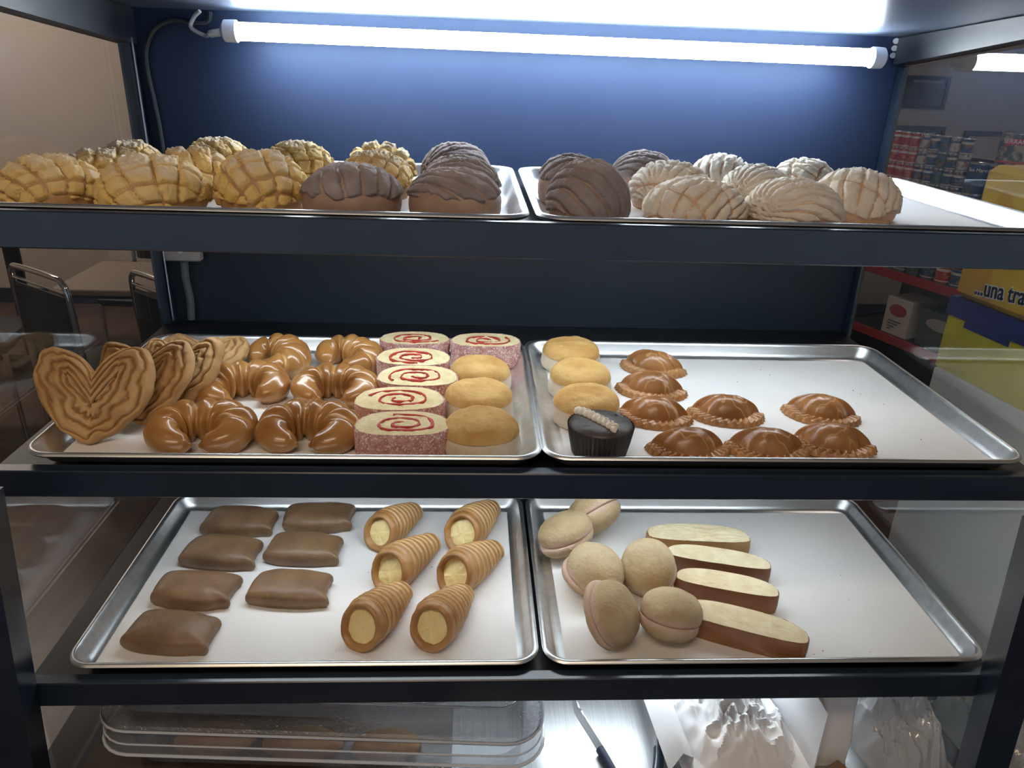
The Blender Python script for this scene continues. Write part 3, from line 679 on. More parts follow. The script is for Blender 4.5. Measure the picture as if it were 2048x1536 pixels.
HN = [(-.251, .289, -.198, .375, 'cream horn at the back, nearest the brown cookies'), (-.106, .283, -.052, .386, 'cream horn in the back right corner of its tray'),
      (-.222, .174, -.160, .274, 'cream horn in the middle of the left column of three'), (-.115, .165, -.048, .252, 'cream horn in the middle of the right column, pale ridged shell'),
      (-.250, .042, -.200, .140, 'cream horn in front on the left, mouth tilted aside'), (-.147, .040, -.103, .134, 'cream horn in front on the right with the widest custard face')]
for i, (a, b, c, d, lab) in enumerate(HN): cream_horn(lab, a, b, c, d, 5+i*3, .0350 if i not in (0,) else .032)
# dusted double buns
dust = mat('flour_dusted_bun', (.40, .275, .135), (.55, .43, .27), 20, .9, bump=.9, bscale=190, c3=(.66, .46, .38), contrast=(.28, .68))
redjam = mat('pink_jam_seam', (.36, .20, .12), (.42, .27, .16), 50, .6)
def sugar_bun(label, x, y, D, rot, seed, k1=.42, k2=.34):
    t = thing('dusted_double_bun', (x, y, FB), label, 'bun', 'flour dusted double buns')
    zs = []; M = (Matrix.Rotation(rot[2], 3, 'Z') @ Matrix.Rotation(rot[1], 3, 'Y') @ Matrix.Rotation(rot[0], 3, 'X'))
    A = np.array(M); parts = []
    for sg, kk in ((1, k1), (-1, k2)):
        def f(r, tt):
            sh = 0.05*D*(1 if sg > 0 else -1)*.6
            rr = D/2*(1+.03*np.sin(2*tt+seed+sg))*np.sin(np.clip(r, 0, 1)*PI/2*1.12)/math.sin(PI/2) ; xx = rr*np.cos(tt)+sh*.4; yy = rr*np.sin(tt)
            z = sg*(.0005+D*kk*np.clip((np.cos(r*PI/2*1.12)+.19)/1.19, 0, 1)**.85)
            nz = .0010*fbm(np.stack([xx*50, yy*50, z*50+seed], -1), seed); return xx*(1+nz*6), yy*(1+nz*6), z+sg*nz*(1-r**8)
        P, F, r, tt = polar(f, 30, 56); F.append(tuple(range(29*56, 30*56))[::-1])
        if sg < 0: F = [q[::-1] for q in F]
        parts.append((P.reshape(-1, 3) @ A.T, F, (sstep(.80, 1.0, r)*.7).ravel()))
    th = np.linspace(0, 2*PI, 56, endpoint=False)
    js = [np.c_[D/2*.90*k*np.cos(th), D/2*.90*k*np.sin(th), np.full(56, z)] for k, z in ((.9, -.003), (.99, -.0015), (.99, .0015), (.9, .003))]
    V, F = loops(js, True, True)
    zmin = min(p[0][:, 2].min() for p in parts)
    for i, (P, f_, mk) in enumerate(parts): P[:, 2] -= zmin-.0004; obj('bun_half', P, f_, dust, t, mask=mk)
    V = V @ A.T; V[:, 2] -= zmin-.0004; obj('jam_seam', V, F, redjam, t); return t
sugar_bun('dusted double bun standing on edge at the back of the group', .132, .318, .098, (math.radians(-38), math.radians(-38), 0), 1, .40, .36)
sugar_bun('dusted double bun against the left tray wall with a pinched seam', .074, .262, .098, (math.radians(-18), math.radians(-20), .3), 2, .38, .30)
sugar_bun('round dusted bun behind the tilted pair at the front', .107, .160, .098, (math.radians(6), math.radians(16), 0), 3, .50, .26)
sugar_bun('dusted bun with a red jam streak nearest the bread slices', .200, .165, .092, (math.radians(25), math.radians(-22), 0), 4, .46, .34)
sugar_bun('dusted double bun tilted wide open at the front, left of the pair', .112, .044, .102, (math.radians(22), math.radians(52), .1), 5, .40, .22)
sugar_bun('dusted double bun with a clear seam beside the front bread slice', .209, .050, .094, (math.radians(-14), math.radians(12), .2), 6, .44, .36)
# bread slices
crumbm = mat('cream_bread_crumb', (.70, .58, .36), (.80, .70, .48), 45, .85, bump=.6, bscale=150)
crustm = mat('dark_bread_crust', (.20, .075, .030), (.30, .13, .05), 14, .42, bump=.12, bscale=70, coat=.15)
crustl = mat('golden_bread_crust', (.36, .18, .06), (.48, .28, .11), 14, .45, bump=.12, bscale=70)
def bread_slice(label, x, y, rz, w, d, h, seed, cm, tilt=0.0):
    t = thing('bread_slice', (x, y, FB), label, 'bread slice', 'cream crumb bread slices'); t.rotation_euler = (tilt, 0, rz)
    n = 110; th = np.linspace(0, 2*PI, n, endpoint=False); c, s = np.cos(th), np.sin(th)
    O = np.stack([w/2*np.sign(c)*np.abs(c)**.72, np.where(s > 0, d*.62*np.abs(s)**.95, -d*.38*np.abs(s)**.45)], -1)
    L = []
    for k, z in ((.955, 0), (.985, .003), (1.0, h*.5), (.995, h-.003), (.985, h), (.962, h-.0006)):
        wob = 1+.012*fbm(np.stack([c*4, s*4, 0*c+z*30], -1), seed); L.append(np.c_[O*k*wob[:, None], np.full(n, z)+(.0010*vnoise(np.stack([c*14, s*14, 0*c], -1), seed+1) if z > h*.8 else 0)])
    V, F = loops(L, True, False); obj('crust', V, F, cm, t, auto=60)
    def f(r, tt):
        k = (tt/(2*PI)*n).astype(int) % n; xx = O[k, 0]*r*.972; yy = O[k, 1]*r*.972
        return xx, yy, h+.0002+.0018*fbm(np.stack([xx*60, yy*160, 0*xx+seed], -1), seed+4)*(1-r**10)
    P, F, r, tt = polar(f, 26, n); obj('crumb_face', P, F, crumbm, t); return t
bread_slice('bread slice with golden crust at the back, lying apart', .314, .270, math.radians(-4.5), .186, .056, .034, 1, crustl)
bread_slice('bread slice second from the back, ragged cut face', .330, .202, math.radians(-15), .176, .048, .034, 2, crustm)
bread_slice('bread slice third from the back, short with dark crust', .322, .130, math.radians(-17), .164, .050, .036, 3, crustm)
bread_slice('longest bread slice with dark crust at the front', .318, .038, math.radians(-23), .192, .056, .036, 4, crustm)
# ------------------------------------------------------------------ bottom compartment
BZ = -.5575
clearpl = clear('clear_hard_plastic', (.93, .94, .95), .12, haze=.07, hazec=(.75, .77, .8), bump=.6, bscale=330, ior=2.1)
edgeshine = clear('edge_highlight_plastic', (.9, .92, .95), .15, haze=.72, hazec=(.85, .88, .92), ior=2.0)  # whitish haze puts bright edge highlights into the plastic's colour
cx, cy = -.306, .212
lidpl = clear('clear_textured_lid', (.66, .67, .69), .16, haze=.42, hazec=(.25, .26, .28), bump=.8, bscale=300, ior=2.1)
t = thing('clear_plastic_food_box', (cx, cy, BZ), 'large clear plastic food box with lid under the bottom shelf', 'food box', None, math.radians(-3.2))
def rl(w, d, z, r): return np.c_[rrect(w, d, r, 6), np.full(28, z)]
V, F = loops([rl(.58, .38, .002, .03), rl(.60, .40, .0, .04), rl(.612, .412, .006, .045), rl(.618, .418, .046, .05), rl(.626, .426, .050, .05), rl(.672, .470, .052, .055), rl(.678, .476, .057, .055), rl(.674, .472, .074, .055), rl(.660, .458, .0935, .05)], True, False)
obj('box_body', V, F, clearpl, t, auto=30)
V, F = loops([rl(.662, .460, .094, .05), rl(.674, .470, .095, .055), rl(.674, .470, .104, .055), rl(.668, .464, .108, .05), rl(.640, .436, .109, .045), rl(.622, .418, .112, .04), rl(.612, .408, .130, .04), rl(.606, .402, .134, .036), rl(.590, .386, .134, .03), rl(.584, .380, .131, .03)], False, True)
obj('box_lid', V, F, lidpl, t, auto=30)
def edge_loop(name, w, d, z, rad, r, parent):
    P = rrect(w, d, rad, 6); P = np.vstack([P, P[:1]]); m = MB(); m.tube(np.c_[P, np.full(len(P), z)], r, 8, False); return m.build(name, edgeshine, parent)
edge_loop('lid_edge', .674, .470, .0995, .055, .0022, t); edge_loop('lid_top_edge', .606, .402, .134, .036, .0018, t); edge_loop('box_edge', .678, .476, .056, .055, .0026, t); edge_loop('box_lower_edge', .674, .472, .075, .055, .0014, t)
MB().box(-.12, .20, -.150, -.147, .1312, .1345, .0007).build('lid_ridge', clearpl, t)
bolm = mat('brown_roll_crust', (.40, .20, .08), (.52, .31, .14), 18, .5, bump=.2, bscale=60)
def roll(x, y, w, d, h, rz, lab, seed):
    def f(r, tt): 
        s_ = np.sin(r*PI/2*1.2); return w/2*s_*np.cos(tt)*(1+.03*np.sin(3*tt+seed)), d/2*s_*np.sin(tt), h*np.clip((np.cos(r*PI/2*1.2)+.31)/1.31, 0, 1)-.004*sstep(.012, .0, np.abs(np.sin(tt)*r*.05))*0
    P, F, r, tt = polar(f, 20, 40); F.append(tuple(range(19*40, 20*40))[::-1])
    o = obj('bread_roll', P, F, bolm); o.location = (x, y, BZ+.0025+ZO); o.rotation_euler = (0, 0, rz); tag(o, lab, 'bread roll', 'rolls in the plastic box')
roll(-.50, .058, .13, .060, .030, .05, 'brown bread roll in the plastic box, nearest its left end', 1)
roll(-.36, .049, .13, .060, .030, -.05, 'brown bread roll at the middle of the front row in the plastic box', 2)
roll(-.225, .042, .11, .058, .029, .08, 'brown bread roll in the plastic box, nearest the tongs', 3)
# tongs
t = thing('serving_tongs', (.16, .06, BZ), 'open stainless steel serving tongs lying on the metal liner', 'tongs')
stl = mat('polished_steel', (.78, .78, .78), rough=.38, metal=1.0)
for s, pts, lab in ((-1, [(-.072, .082), (-.070, .050), (-.052, 0), (-.034, -.05), (-.020, -.10), (-.010, -.16)], 0), (1, [(.058, .082), (.062, .05), (.060, 0), (.050, -.05), (.034, -.10), (.016, -.16)], 0)):
    P = catmull([(x, y, .0) for x, y in pts], 8); n = len(P); T = np.gradient(P, axis=0)[:, :2]; T /= np.linalg.norm(T, axis=1)[:, None]; Nn = np.stack([T[:, 1], -T[:, 0]], -1)
    u = np.linspace(0, 1, n); sc = np.where(u < .32, .0012*np.sign(np.sin(u*110)), 0); L = []
    for k, z in ((-1, .0008), (-1, .016), (1, .016), (1, .0008)):
        L.append(np.c_[P[:, :2]+Nn*(k*.0011+(.004*s if z > .01 else 0)), np.full(n, z)+(sc+.0012 if z > .01 else 0)])
    V, F = loops(L+[L[0]], False, False, closed=False); obj('tong_arm', V, F, stl, t, auto=40)
    hs = MB(); hs.tube(np.c_[P[-20:-3, :2], np.full(17, .0095)], .0085, 10); hs.build('handle_grip', mat('navy_grip', (.02, .03, .08), rough=.5), t)
m = MB(); m.tube([(-.012, -.165, .008), (.018, -.165, .008)], .006, 10); m.build('hinge', stl, t)
# crumpled paper and bags
tissue = mat('white_tissue_paper', (.85, .85, .86), (.90, .90, .90), 8, .75)
def crumple(name, mt, x, y, w, d, h, seed, rz, label, cat, edge=.25, amp=1.0, z0=BZ, nx=70, ny=70, group=None):
    X, Y = np.meshgrid(np.linspace(-1, 1, nx), np.linspace(-1, 1, ny)); q = np.stack([X*1.4, Y*1.4, 0*X+seed], -1)
    wx = .35*fbm(q*1.3+5, seed+1); wy = .35*fbm(q*1.3+9, seed+2); q2 = np.stack([X*2.0+wx, Y*2.0+wy, 0*X+seed*1.7], -1)
    rid = 1-np.abs(vnoise(q2, seed))*2; rid2 = 1-np.abs(vnoise(q2*2.3, seed+3))*2; rid3 = 1-np.abs(vnoise(q2*5.1, seed+4))*2
    prof = np.clip(1-(np.abs(X)**3.2+np.abs(Y)**3.2)**(1/1.6), 0, 1)**.8
    Z = h*prof*(.66+amp*(.20*rid+.16*rid2+.10*rid3)); Z = np.maximum(Z, .001+.006*(1+rid2)*edge)
    V = np.stack([X*w/2*(1+.10*rid2*.5)+.06*w*wx, Y*d/2*(1+.10*rid*.5)+.06*d*wy, Z], -1).reshape(-1, 3); F = []
    for j in range(ny-1):
        for i in range(nx-1): F.append((j*nx+i, j*nx+i+1, (j+1)*nx+i+1, (j+1)*nx+i))
    o = obj(name, V, F, mt, None, True, auto=28); o.location = (x, y, z0+ZO); o.rotation_euler = (0, 0, rz); return tag(o, label, cat, group)
# white carton with tissue in it
t = thing('white_paper_carton', (.350, .105, BZ), 'open white paper carton filled with crumpled tissue', 'carton', None, math.radians(4))
cw = mat('white_card', (.76, .76, .78), rough=.6)
m = MB(); m.box(-.112, -.110, -.13, .12, 0, .060); m.box(.092, .094, -.13, .12, 0, .13); m.box(-.109, .091, .118, .12, 0, .12); m.box(-.109, .091, -.13, .117, 0.0, .002); m.build('carton_walls', cw, t, False)
L = [np.array([(-.112, y_, .060), (-.128, y_, .064+.006*math.sin(y_*40)), (-.150, y_-.01, .045)]) for y_ in np.linspace(-.13, .12, 10)]
V, F = loops(L, closed=False); obj('carton_flap', V, F, cw, t)
crumple('tissue_paper', tissue, .345, .095, .185, .235, .088, 3, .1, 'crumpled white tissue paper heaped in the white carton', 'paper', z0=BZ+.003)
t = thing('printed_paper_bag', (.478, .10, BZ), 'white paper bag with red print standing beside the carton', 'paper bag', None, math.radians(6))
nx = 16; L = []
for z_, k in ((0, 1), (.05, 1.0), (.10, .97), (.135, .92), (.150, .95)):
    R_ = rrect(.062*k, .20*k, .008, 4); R_ = R_+.003*np.stack([vnoise(np.c_[R_*40, np.full(len(R_), z_*30)], 3), vnoise(np.c_[R_*40, np.full(len(R_), z_*30+7)], 4)], -1); L.append(np.c_[R_, np.full(len(R_), z_)])
V, F = loops(L, True, False); obj('bag_body', V, F, tissue, t, auto=30)
m = MB()
for k in range(5):
    y_ = -.070+k*.026; m.tube(catmull([(-.0335, y_, .125), (-.0338, y_-.004, .10), (-.0338, y_+.004, .085), (-.0338, y_+.012, .10), (-.0335, y_+.014, .125)], 4), .0010, 6)
m.build('red_print', mat('faded_red_print', (.55, .16, .14), rough=.6), t)
filmm = clear('clear_plastic_film', (.92, .93, .94), .12, haze=.46, hazec=(.86, .87, .89), bump=.6, bscale=55, ior=2.0)
crumple('plastic_bag', filmm, .602, .080, .135, .25, .135, 8, .15, 'crumpled clear plastic bag between the paper bag and the side glass', 'plastic bag', amp=1.2)
crumple('plastic_wrap', filmm, .565, -.10, .14, .10, .075, 12, -.2, 'wad of clear plastic wrap in front of the printed paper bag', 'plastic wrap', amp=1.3, nx=54, ny=54)
m = MB(); m.box(-.03, .03, -.015, .015, .0, .016, .002); o = m.build('cardboard_scrap', mat('brown_cardboard', (.22, .15, .09), (.28, .19, .11), 20, .8), None); o.location = (.478, -.030, BZ+.001+ZO); o.rotation_euler = (0, 0, .5); tag(o, 'small brown cardboard scrap in front of the printed paper bag', 'cardboard')
# loose crumbs on papers and rails
rnd = random.Random(5); m = MB()
for i in range(70):
    k = rnd.random()
    if k < .45: x, y, z = rnd.uniform(-.6, .62), rnd.uniform(.035, .40), FM
    else: x, y, z = rnd.uniform(-.55, .6), rnd.uniform(.0, .38), FB
    s = rnd.uniform(.0005, .0013); V = np.array([(1, 0, 0), (-1, .2, 0), (0, 1, .1), (.1, -1, 0), (0, 0, 1), (0, .1, -.1)])*s+[x, y, z+s*.3+ZO]
    m.add(V, [(0, 2, 4), (2, 1, 4), (1, 3, 4), (3, 0, 4), (2, 0, 5), (1, 2, 5), (3, 1, 5), (0, 3, 5)])
tag(m.build('pastry_crumbs', mat('brown_crumbs', (.20, .11, .06), rough=.8), None, False), 'tiny brown crumbs scattered on the middle and lower papers', 'crumbs', kind='stuff')
m = MB(); V, F = polar(lambda r, tt: (.022*r*np.cos(tt), .010*r*np.sin(tt)*(1+.3*np.sin(3*tt)), .0095*(1-r**2)+.001*np.sin(5*tt)*r+.0004), 10, 24)[:2]; m.add(V, F)
o = m.build('crust_flake', cry, None); o.location = (-.412, .062, FT+.0004+ZO); tag(o, 'broken yellow crust flake lying between the front yellow conchas', 'crumb')
# ------------------------------------------------------------------ dining area seen through the left glass
tabtop = mat('brown_laminate_table', (.34, .26, .20), (.40, .31, .24), 5, .35); blk = mat('black_vinyl', (.012, .012, .014), (.02, .02, .022), 12, .45); chrome = mat('chrome', (.8, .8, .8), rough=.12, metal=1.0)
def table(x, y, w, d, label):
    t = thing('dining_table', (x, y, -1.15), label, 'table', 'dining tables')
    MB().box(-w/2, w/2, -d/2, d/2, .722, .75, .004).build('table_top', tabtop, t)
    MB().box(-w/2-.002, w/2+.002, -d/2-.002, d/2+.002, .716, .728, .002).build('edge_band', blk, t)
    MB().tube([(0, 0, .03), (0, 0, .72)], .04, 14).build('pedestal', blk, t)
    m = MB(); m.box(-.30, .30, -.035, .035, 0, .03, .005); m.box(-.035, .035, -.22, .22, 0, .0299, .005); m.build('table_foot', blk, t); return t
def chair(x, y, rz, label):
    t = thing('dining_chair', (x, y, -1.15), label, 'chair', 'black vinyl dining chairs', rz)
    MB().box(-.20, .20, -.20, .20, .43, .48, .015).build('seat', blk, t)
    MB().box(-.175, .175, -.222, -.200, .58, .815, .008).build('backrest', blk, t)
    m = MB(); m.tube(catmull([(-.19, -.20, .0), (-.19, -.20, .45), (-.19, -.21, .80), (-.17, -.213, .865), (-.12, -.215, .88), (.12, -.215, .88), (.17, -.213, .865), (.19, -.21, .80), (.19, -.20, .45), (.19, -.20, .0)], 5), .011, 10); m.build('back_frame', chrome, t)
    MB().tube([(-.185, -.212, .832), (.185, -.212, .832)], .006, 8).build('back_crossbar', chrome, t)
    for s in (-1, 1): MB().tube([(s*.19, .19, 0), (s*.19, .18, .435)], .011, 10).build('leg', chrome, t)
    return t
table(-1.32, 2.30, .84, .46, 'brown topped dining table seen through the left glass, nearest one')
table(-2.55, 3.25, .80, .60, 'dining table further back against the beige wall')
chair(-1.52, 2.02, math.radians(-36), 'black chair with chrome top bar pushed to the near side of the table')
chair(-1.06, 1.94, math.radians(-40), 'black chair half hidden by the rear post of the case')
chair(-2.25, 2.35, math.radians(-80), 'dark chair at the left end of the near dining table')
chair(-1.75, 3.05, math.radians(175), 'dark chair on the far side of the near dining table')
# ------------------------------------------------------------------ groceries seen through the right glass
gd = np.array([.334, -.943]); gn = np.array([.943, .334]); G0 = np.array([2.03, 3.14])
gondola = thing('grocery_shelf_unit', (G0[0], G0[1], -1.15), 'dark grocery shelf unit with red shelf edges beyond the right glass', 'shelf unit', None, math.atan2(gd[1], gd[0]))
red = mat('red_shelf_edge', (.36, .030, .022), rough=.45); dk = mat('dark_shelf_metal', (.016, .016, .018), rough=.5)
GLn = 1.75          # local x along the aisle, local +y away from it
for z in (.685, .985, .350):
    MB().box(-.02, GLn, 0.004, .38, z-.025, z, .002).build('shelf_board', dk, gondola)
    MB().box(-.02, GLn, -.012, .0035, z-.040, z+.004, .002).build('shelf_edge', red, gondola)
MB().box(-.02, GLn, .385, .40, .02, 1.25, .002).build('rear_panel', dk, gondola)
for x in (-.04, GLn): MB().box(x, x+.02, .0, .40, 0, .36 if x < 0 else 1.0, .002).build('end_panel', dk, gondola)
def gpos(s, d, z): q = G0+gd*s+gn*d; return (q[0], q[1], z-1.15)
def can_body_mat(name, c, c2, band, sc=60): return mat(name, c, c2, sc, .4, c3=band, contrast=(.52, .60))
cans = {'r': can_body_mat('red_can_label', (.42, .035, .03), (.50, .22, .10), (.70, .62, .55)), 'b': can_body_mat('blue_can_label', (.015, .07, .16), (.26, .14, .06), (.55, .52, .45)),
        'g': can_body_mat('green_can_label', (.02, .09, .06), (.22, .12, .05), (.08, .12, .22)), 'w': can_body_mat('pale_can_label', (.42, .40, .36), (.30, .12, .06), (.05, .08, .16))}
lidm = mat('tin_can_end', (.7, .7, .7), rough=.25, metal=1.0)
CAN = {}
def can(kind, x, y, z, r, h, label, group, rz=0):
    key = (kind, r, h)
    if key not in CAN:
        t = thing('food_can', (x, y, z), label, 'can', group, rz); n = 24; th = np.linspace(0, 2*PI, n, endpoint=False); L = []; mk = []
        for zz, k in ((.004, 0), (h*.10, 0), (h*.101, 1), (h*.16, 1), (h*.161, 0), (h*.66, 0), (h*.661, 1), (h*.80, 1), (h*.801, 0), (h-.004, 0)): L.append(np.c_[r*np.cos(th), r*np.sin(th), np.full(n, zz)]); mk += [k*.9]*n
        V, F = loops(L); obj('can_label', V, F, cans[kind], t, mask=mk)
        for nm, za, zb in (('base_rim', 0, .004), ('can_lid', h-.004, h)):
            L = [np.c_[k*r*np.cos(th), k*r*np.sin(th), np.full(n, zz)] for k, zz in ((.98, za), (1.02, za), (1.02, zb), (.95, zb), (.93, zb-.002))]
            V, F = loops(L, True, True); obj(nm, V, F, lidm, t, auto=30)
        CAN[key] = t; return t
    o = dup(CAN[key], (x, y, z), rz, label); o['group'] = group; return o
order = 'rrrwbgbb'
names = {'r': 'red', 'b': 'blue', 'g': 'green', 'w': 'pale'}
ords = ['first', 'second', 'third', 'fourth', 'fifth', 'sixth', 'seventh', 'eighth', 'ninth', 'tenth', 'eleventh', 'twelfth']
tiers = ['bottom tier', 'second tier', 'third tier', 'fourth tier', 'top tier']
for j in range(5):
    for i, k in enumerate(order):
        kk = k if (i+j) % 5 else {'r': 'r', 'w': 'b', 'b': 'w', 'g': 'b'}[k]
        p = gpos(.03+i*.0575, .05, .9852+j*.0762)
        can(kk, *p, .0275, .076, '%s food can on the upper grocery shelf, %s, %s from its far end' % (names[kk], tiers[j], ords[i]), 'cans on the upper grocery shelf', 1.3*i)
for i in range(12):
    p = gpos(.05+i*.085, .06, .6852); kk = 'bwbgbrbwgbwb'[i]
    can(kk, *p, .038, .09, '%s can on the lower red-edged grocery shelf, %s from its far end' % (names[kk], ords[i]), 'cans on the lower grocery shelf', i*.9)
def fonttext(name, body, size, mt, parent, mw, ext=.0006, off=0.0, sx=1.0):
    cu = bpy.data.curves.new('t', 'FONT'); cu.body = body; cu.size = size; cu.extrude = ext; cu.offset = off; cu.align_x = 'LEFT' if 'una' in body else 'CENTER'
    tmp = bpy.data.objects.new('t', cu); COL.objects.link(tmp); dg = bpy.context.evaluated_depsgraph_get(); me = bpy.data.meshes.new_from_object(tmp.evaluated_get(dg))
    bpy.data.objects.remove(tmp); me.transform(Matrix.Diagonal((sx, 1, 1, 1))); me.materials.clear(); me.materials.append(mt)
    o = bpy.data.objects.new(name, me); COL.objects.link(o); o.parent = parent; o.matrix_local = mw; return o
wht = mat('white_print', (.80, .78, .74), rough=.6)
# large can on top of the stack, in front of the framed picture
p = gpos(.665, .060, .9852+.2804)
big = thing('large_food_can', p, 'large tall can with a red banner standing on top of the can stack', 'can'); n = 32; th = np.linspace(0, 2*PI, n, endpoint=False)
L = []; mk = []
for zz, k in ((.004, 0), (.02, 0), (.0201, 1), (.028, 1), (.0281, 0), (.140, 0)): L.append(np.c_[.070*np.cos(th), .070*np.sin(th), np.full(n, zz)]); mk += [k]*n
V, F = loops(L); obj('can_label', V, F, mat('green_food_picture_label', (.07, .10, .06), (.38, .30, .18), 40, .4, c3=(.5, .08, .05), contrast=(.45, .6)), big, mask=mk)
for nm, za, zb in (('base_rim', 0, .004), ('can_lid', .140, .145)):
    L = [np.c_[k*.070*np.cos(th), k*.070*np.sin(th), np.full(n, zz)] for k, zz in ((.98, za), (1.02, za), (1.02, zb), (.95, zb), (.93, zb-.002))]; V, F = loops(L, True, True); obj(nm, V, F, lidm, big, auto=30)
vw = math.atan2(-.857-p[1], -.0985-p[0])
def around(parent, body, size, r, z, ang, mt, nm):
    cu = fonttext(nm, body, size, mt, parent, Matrix(), .0003); me = cu.data
    for v in me.vertices:
        a = ang+v.co.x/r; rr = r+.0008+v.co.z; y = v.co.y; v.co = (rr*math.cos(a), rr*math.sin(a), z+y)
    return cu
m = MB(); a = np.linspace(vw-.75, vw+.75, 20); L = [np.c_[.0705*np.cos(a), .0705*np.sin(a), zz-.012*((a-vw)/.75)**2] for zz in (.098, .124)]; V, F = loops(L, closed=False); m.add(V, F); m.build('red_banner', mat('red_can_banner', (.45, .05, .04), rough=.4), big)
around(big, 'SERRANO', .026, .0712, .103, vw, wht, 'banner_lettering')
# lettering on two nearer blue cans
wcm = mat('blue_picture_label', (.012, .06, .17), (.10, .11, .05), 26, .4, contrast=(.55, .62))
WID = ['wide blue can under the far side of the large can', 'wide blue can under the near side of the large can', 'wide blue can nearest the shopper, behind the yellow carton']
n = 32; th = np.linspace(0, 2*PI, n, endpoint=False); h0 = .14
for q_, s_ in enumerate((.520, .628, .736)):
    for j in range(2):
        p = gpos(s_, .060, .9852+j*.1402); k = thing('wide_food_can', p, WID[q_]+(', upper of two' if j else ', lower of two'), 'can', 'wide blue cans with lettering'); L = []
        for zz in (.004, h0*.5, h0-.004): L.append(np.c_[.052*np.cos(th), .052*np.sin(th), np.full(n, zz)])
        V, F = loops(L); obj('can_label', V, F, wcm, k)
        for nm, za, zb in (('base_rim', 0, .004), ('can_lid', h0-.004, h0)):
            L = [np.c_[q*.052*np.cos(th), q*.052*np.sin(th), np.full(n, zz)] for q, zz in ((.98, za), (1.02, za), (1.02, zb), (.95, zb), (.93, zb-.002))]; V, F = loops(L, True, True); obj(nm, V, F, lidm, k, auto=30)
        around(k, 'San Marcos', .022, .0526, h0-.036, math.atan2(-.857-p[1], -.0985-p[0]), wht, 'brand_lettering')
# boxes on the lowest shelf
def carton_box(name, s, d, w, dp, h, c, lab, oval=None):
    p = gpos(s, d, .3502); t = thing(name, p, lab, 'box', 'packages on the lowest grocery shelf', math.atan2(gd[1], gd[0]))
    MB().box(-w/2, w/2, 0, dp, 0, h, .003).build('box_body', mat('card_'+lab[:14].replace(' ', '_'), c, rough=.6), t)
    if oval:
        def f(r, tt): return w*.34*r*np.cos(tt), -.0012+0*r, h*.68+h*.16*r*np.sin(tt)
        P, F, _, _ = polar(f, 3, 28); obj('oval_label', P, F, mat('oval_'+lab[:12].replace(' ', '_'), oval, rough=.6), t)
        m = MB()
        for k in range(4): m.box(-w*.30, w*.22-.02*k, -.0018, -.0004, h*.36-k*h*.075, h*.39-k*h*.075)
        m.build('printed_lines', mat('grey_print', (.12, .11, .10), rough=.7), t)
carton_box('pastry_box', .30, .02, .16, .2, .20, (.52, .47, .42), 'small white pastry box with red oval label on the lowest grocery shelf', (.36, .05, .03))
carton_box('snack_package', .55, .03, .24, .2, .19, (.06, .09, .08), 'wide dark green package with pale oval label beside the pastry box', (.35, .32, .28))
carton_box('snack_package', .83, .02, .22, .2, .15, (.16, .12, .08), 'low brown package nearest the yellow carton on the lowest shelf', (.30, .27, .22))
# framed pictures on the back wall
frm = mat('dark_picture_frame', (.015, .018, .03), rough=.4)
def frame(x0, x1, z0, z1, c, c2, lab, bw=.022):
    t = thing('framed_picture', ((x0+x1)/2, 4.2995, (z0+z1)/2), lab, 'picture', 'framed pictures on the far wall'); w, h = (x1-x0)/2, (z1-z0)/2; m = MB()
    for q in ((-w, w, h-bw, h), (-w, w, -h, -h+bw), (-w, -w+bw, -h+bw, h-bw), (w-bw, w, -h+bw, h-bw)): m.box(q[0], q[1], -.022, 0, q[2], q[3])
    m.build('frame', frm, t, False); MB().box(-w+bw, w-bw, -.012, -.0005, -h+bw, h-bw).build('print', mat('print_'+lab[:10].replace(' ', '_'), c, c2, 9, .5), t, False)
    if c[0] < .1:
        MB().box(-w*.7, w*.7, -.0135, -.0122, h*.58, h*.74).build('print_heading', mat('pale_heading', (.22, .22, .24), rough=.6), t, False)
frame(2.70, 2.985, .285, .485, (.03, .03, .045), (.06, .055, .065), 'small dark framed notice high on the far wall')
frame(2.63, 3.03, -.12, .178, (.022, .028, .045), (.03, .035, .05), 'dark framed picture behind the can stacks')
frame(3.17, 3.56, -.20, .157, (.55, .42, .26), (.62, .50, .34), 'cream framed picture behind the large can', .03)
m = MB().box(2.49, 2.585, 4.285, 4.2995, .36+ZO, .80+ZO); tag(m.build('red_wall_banner', mat('red_banner', (.45, .05, .06), rough=.6), None, False), 'red banner edge on the far wall above the cans', 'banner')
# yellow carton right beside the case
ang = math.radians(-90+8); CB = (.852, .545)
t = thing('yellow_display_carton', (CB[0], CB[1], -1.15), 'tall yellow and white display carton with blue band beside the right glass', 'carton', None, ang)
yel = mat('yellow_orange_print', (.72, .44, .055), (.66, .33, .045), 7, .5, contrast=(.5, .53), stretch=(1.6, 1, .7), detail=0.0); yel2 = mat('plain_yellow_print', (.74, .62, .03), rough=.5); blu = mat('blue_carton_band', (.015, .03, .20), rough=.45); whc = mat('white_carton_board', (.88, .88, .88), rough=.55)
LN = .62         # local x runs along the face towards the shopper, local -y? face normal points to the case
MB().box(0, LN, 0, .40, 0, 1.075, .004).build('white_lower_box', whc, t)
MB().box(.0, LN, .0, .40, 1.0755, 1.185, .003).build('yellow_lower_box', yel2, t)
m = MB(); m.box(-.004, LN+.004, -.004, .404, 1.186, 1.224, .002)
m.build('blue_band', blu, t)
m = MB()
for q in ((.05, .16), (.30, .40)): m.box(q[0], q[1], -.0035, -.0008, 1.174, 1.1855)
m.build('band_tab', blu, t)
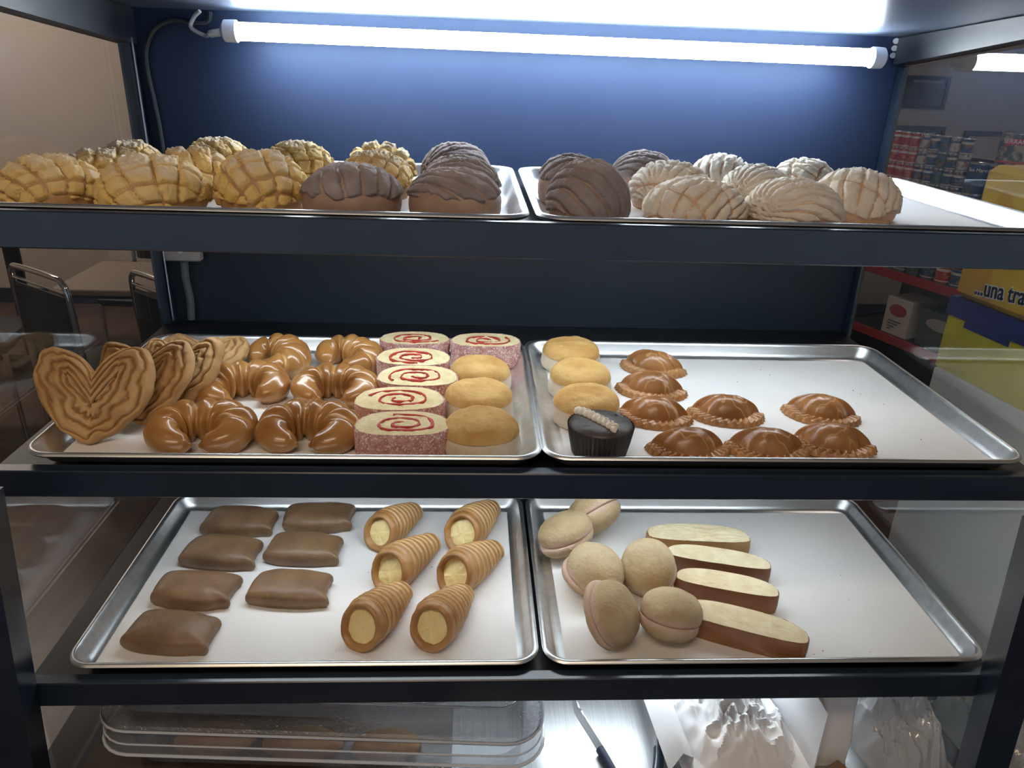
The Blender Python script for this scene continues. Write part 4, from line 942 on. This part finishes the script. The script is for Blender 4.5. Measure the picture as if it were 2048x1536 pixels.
L = [np.c_[rrect(LN, .25, .02, 4)[:, 0]+LN/2, rrect(LN, .25, .02, 4)[:, 1]+.20-.075*0-.0, np.full(20, z)] for z in (1.2245, 1.23, 1.462, 1.475)]
MB().box(0, LN, -.001, .30, 1.2245, 1.475, .012).build('yellow_header', yel, t)
fr = Matrix.Rotation(PI/2, 4, 'X')
TXT = Matrix.Translation((.054, -.0026, 1.243)) @ Matrix.Rotation(math.radians(-6), 4, 'Y') @ fr
fonttext('text_outline', '...una tra', .044, wht, t, TXT, .0005, .0026, .74)
fonttext('header_text', '...una tra', .044, mat('navy_print', (.012, .018, .06), rough=.5), t, Matrix.Translation((0, -.0012, 0)) @ TXT, .0005, .0006, .74)
m = MB(); V, F = sweep([(.40, -.0035, 1.330), (.40, -.0012, 1.330)], .075, 28); m.add(V, F); m.build('blue_emblem', blu, t); m = MB(); V, F = sweep([(.40, -.0050, 1.330), (.40, -.0036, 1.330)], .068, 28); m.add(V, F); m.build('white_emblem_disc', wht, t)
# plastic bags standing on the floor to the right of the case
crumple('plastic_bag', filmm, .778, .03, .115, .22, .11, 21, .1, 'crumpled plastic bag outside the right glass beside the front post', 'plastic bag', z0=-.5603, nx=50, ny=50)

# sub-parts: pieces that belong to a part
SUB = {'cover_screw': 'box_body', 'header_text': 'yellow_header', 'text_outline': 'yellow_header', 'blue_emblem': 'yellow_header', 'white_emblem_disc': 'yellow_header', 'band_tab': 'blue_band',
       'brand_lettering': 'can_label', 'banner_lettering': 'red_banner', 'print_heading': 'print', 'oval_label': 'box_body', 'printed_lines': 'box_body', 'lid_edge': 'box_lid', 'lid_top_edge': 'box_lid',
       'lid_ridge': 'box_lid', 'box_edge': 'box_body', 'box_lower_edge': 'box_body', 'handle_grip': 'tong_arm', 'red_print': 'bag_body', 'back_crossbar': 'back_frame'}
for root in [o for o in S.objects if o.parent is None and 'category' in o]:
    kids = {}
    for c in root.children: kids.setdefault(c.name.split('.')[0], []).append(c)
    for a_, b_ in SUB.items():
        for i, c in enumerate(kids.get(a_, [])):
            if b_ in kids: c.parent = kids[b_][min(i, len(kids[b_])-1)]
